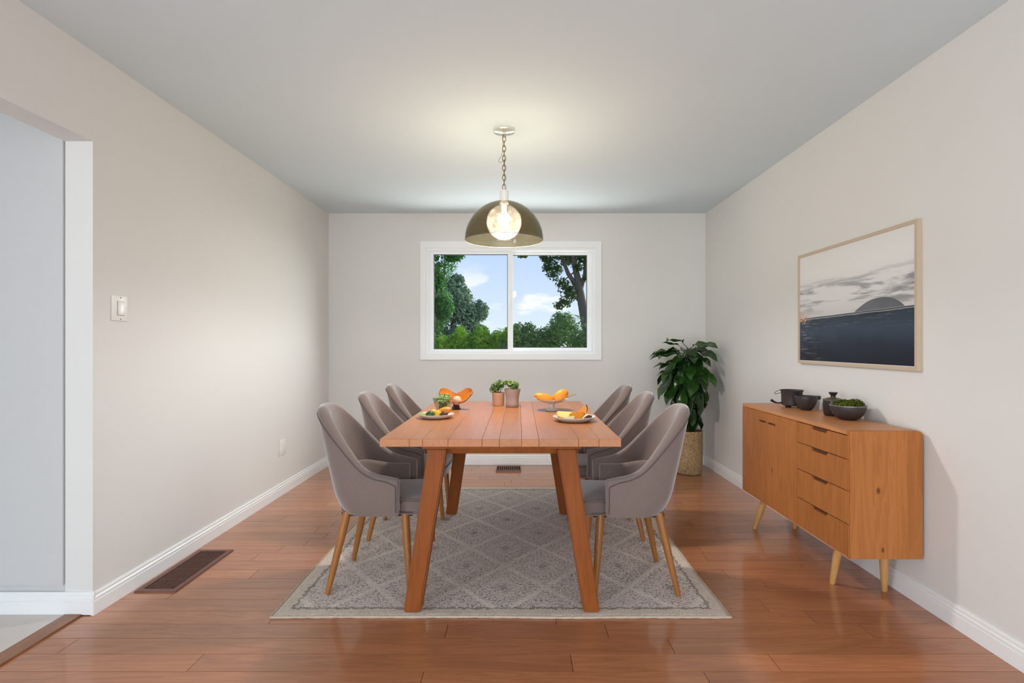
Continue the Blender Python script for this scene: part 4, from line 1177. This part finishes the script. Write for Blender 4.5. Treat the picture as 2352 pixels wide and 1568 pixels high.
# right front plate
p3 = thing('serving_plate', 'cream plate of orange slices and dark pods at right front of table', 'plate', (0.295, 2.915, G))
lathe('plate', dish_prof(0.112, 0.024), M_cream_ceramic, p3, 56)
lathe('rim', [(0.1100, 0.0222), (0.1134, 0.0232), (0.1134, 0.0256), (0.1100, 0.0258)], M_white_ceramic, p3, 56)
pz = G + 0.0065
wedge('orange_slice', 'rounded orange slice at the left of the cream plate', (0.243, 2.940, pz + 0.002), (0.048, 0.021), M_orange, M_yellow, R(-28), R(-14))
wedge('cream_slice', 'pale cream fruit slice at the front of the cream plate', (0.262, 2.868, pz + 0.003), (0.030, 0.014), M_cream, M_cream, R(12), R(24))
wedge('orange_slice', 'curved orange slice in the middle of the cream plate', (0.312, 2.905, pz + 0.002), (0.044, 0.015), M_orange2, M_orange, R(20), R(-12))
wedge('orange_slice', 'tall orange slice standing at the right of the cream plate', (0.352, 2.948, pz + 0.018), (0.050, 0.021), M_brownfig, M_orange, R(-10), R(10), roll=R(-42))
fruit('dark_pod', 'dark seed pod beside the tall orange slice', (0.362, 2.868, pz + 0.0165), (0.028, 0.012, 0.012), M_brownfig, (0, R(-12), R(35)), 0.15, True, seed=12)

# ------------------------------------------------------------------ garden beyond the window
GZ0 = -0.9
gr = struct(box('ground', -40, 40, YB + 0.3, 70, GZ0 - 0.1, GZ0, M_grass))
def tree(name, label, base, trunk_pts, rads, blobs, n, size, mat, seed, branches=(), fill=0.55, cat='tree', group='garden trees seen through the window'):
    t = thing(name, label, cat, base, 0, group)
    tube('trunk', trunk_pts, rads, M_bark, t, 10)
    for br, rd in branches: tube('branch', br, rd, M_bark, t, 8)
    leaf_cloud('foliage', n, blob_fun(blobs, fill), size, mat, t, random.Random(seed), 0.25)
    return t
def lump(rg, c, r, k, sub):
    out = [(c, (r[0] * 0.82, r[1] * 0.82, r[2] * 0.82))]
    for _ in range(k):
        d = Vector((rg.gauss(0, 1), rg.gauss(0, 1), rg.gauss(0, 1))).normalized()
        out.append(((c[0] + d.x * r[0] * 0.75, c[1] + d.y * r[1] * 0.75, c[2] + d.z * r[2] * 0.75), (r[0] * sub, r[1] * sub, r[2] * sub)))
    return out
rg = random.Random(2)
# tall dark broadleaf tree at the left edge
b1 = lump(rg, (0, 0, 4.2), (0.85, 0.9, 0.95), 10, 0.34) + lump(rg, (-0.1, 0, 3.0), (0.80, 0.85, 0.95), 10, 0.32) + lump(rg, (0, 0, 5.2), (0.6, 0.7, 0.7), 8, 0.35) + lump(rg, (-0.2, 0, 2.0), (0.7, 0.7, 0.8), 6, 0.35)
tree('broadleaf_tree', 'tall dark green broadleaf tree at the left edge of the window', (-2.12, 13.0, GZ0), [(0, 0, 0), (0, 0, 1.6), (0.05, 0, 3.2), (0, 0, 4.6)], [0.16, 0.13, 0.09, 0.03], b1, 26000, 0.055, M_leaf_dark, 41)
# grey-green dome-shaped tree behind it
b2 = lump(rg, (0, 0, 2.9), (1.15, 1.1, 1.25), 14, 0.3) + lump(rg, (-0.1, 0, 3.7), (0.75, 0.75, 0.75), 8, 0.34) + lump(rg, (0.3, 0, 2.0), (1.2, 1.1, 0.8), 8, 0.3)
tree('cedar_tree', 'grey green rounded tree standing behind the bright hedge', (-2.15, 18.0, GZ0), [(0, 0, 0), (0, 0, 2), (-0.05, 0, 4.2)], [0.18, 0.14, 0.03], b2, 26000, 0.06, M_leaf_grey, 42)
# bright hedge
b3 = []
for k in range(16):
    x = -2.6 + 2.7 * k / 15
    b3 += lump(rg, (x, rg.uniform(-0.2, 0.2), 1.95 + rg.uniform(-0.08, 0.10) - (0.12 if k in (6, 7, 11) else 0)), (0.26, 0.35, 0.42), 5, 0.34)
    b3 += lump(rg, (x, 0, 1.2), (0.34, 0.45, 0.95), 3, 0.4)
tree('hedge', 'bright yellow green hedge along the bottom of the left pane', (-0.28, 10.0, GZ0), [(-1.0, 0, 0), (-1.0, 0, 0.9), (-1.02, 0, 1.7)], [0.05, 0.04, 0.02], [((c[0], c[1], c[2]), r) for c, r in b3], 44000, 0.040, M_leaf_lime, 43, cat='hedge')
# dark rounded bush on the right
b4 = lump(rg, (0.80, 0.2, 1.88), (0.85, 0.6, 0.85), 18, 0.26) + lump(rg, (0.0, 0, 1.62), (0.50, 0.5, 0.85), 12, 0.28) + lump(rg, (0.38, 0.1, 1.55), (0.45, 0.5, 0.8), 8, 0.3) + lump(rg, (1.6, 0.2, 1.7), (0.8, 0.6, 0.75), 10, 0.3) + lump(rg, (0.6, -0.1, 0.9), (1.1, 0.5, 0.9), 6, 0.3) + lump(rg, (2.4, 0.2, 1.4), (0.7, 0.6, 0.9), 8, 0.3)
tree('shrub', 'dark green rounded bush filling the bottom of the right pane', (0.10, 9.0, GZ0), [(0.7, 0.1, 0), (0.7, 0.1, 0.7), (0.75, 0.15, 1.5)], [0.06, 0.05, 0.02], b4, 62000, 0.034, M_leaf_bush, 44, cat='bush', fill=0.4)
# sparse tree with a forked trunk at the right edge
base = Vector((1.36, 11.0, GZ0))
def wp_(px, py, y=11.0): return Vector(((px - 1192) * y / F, y, EYE + (790 - py) * y / F)) - base
tp = [Vector((0.02, 0, 0)), wp_(1349, 760), wp_(1340, 712), wp_(1334, 680), wp_(1327, 640), wp_(1318, 600), wp_(1312, 560), wp_(1306, 510)]
brs = [([wp_(1335, 690), wp_(1323, 655), wp_(1305, 628), wp_(1296, 605), wp_(1288, 585), wp_(1276, 550)], [0.085, 0.07, 0.06, 0.05, 0.045, 0.03]),
       ([wp_(1333, 672), wp_(1343, 630), wp_(1344, 600), wp_(1348, 560), wp_(1352, 520)], [0.06, 0.05, 0.04, 0.035, 0.02]),
       ([wp_(1298, 610), wp_(1304, 598), wp_(1310, 580), wp_(1318, 555)], [0.04, 0.035, 0.03, 0.02]),
       ([wp_(1338, 700), wp_(1318, 682), wp_(1300, 672), wp_(1285, 668)], [0.025, 0.02, 0.014, 0.008]),
       ([wp_(1322, 622), wp_(1300, 640), wp_(1290, 648)], [0.025, 0.016, 0.008]),
       ([wp_(1292, 595), wp_(1272, 590), wp_(1256, 600), wp_(1250, 612)], [0.03, 0.02, 0.012, 0.006]),
       ([wp_(1285, 580), wp_(1262, 575), wp_(1240, 588)], [0.03, 0.018, 0.006])]
b5 = []
for px, py, rad in ((1262, 596, 0.14), (1278, 612, 0.16), (1258, 618, 0.10), (1270, 632, 0.10), (1250, 590, 0.08), (1292, 585, 0.15), (1310, 590, 0.16), (1332, 588, 0.14), (1345, 600, 0.15), (1290, 650, 0.12), (1305, 665, 0.16), (1318, 675, 0.12), (1300, 690, 0.12), (1285, 700, 0.10), (1196, 590, 0.05), (1206, 586, 0.05), (1348, 640, 0.10), (1325, 615, 0.08),
                    (1290, 555, 0.22), (1320, 550, 0.25), (1350, 560, 0.25), (1265, 560, 0.18), (1300, 515, 0.3), (1340, 510, 0.3), (1375, 570, 0.3), (1380, 620, 0.25), (1230, 570, 0.12)):
    p = wp_(px, py); b5.append(((p.x, p.y + rg.uniform(-0.3, 0.3), p.z), (rad, rad, rad * 0.8)))
tree('forked_tree', 'sparse leafed tree with forked grey trunk at right edge of the window', tuple(base), tp, [0.12, 0.105, 0.095, 0.085, 0.07, 0.055, 0.045, 0.03], [(c_, (r_[0] * 1.35, r_[1] * 1.35, r_[2] * 1.35)) for c_, r_ in b5], 7000, 0.036, M_leaf_tree, 45, branches=[(p_, [q_ * 0.72 for q_ in r_]) for p_, r_ in brs], fill=0.02)
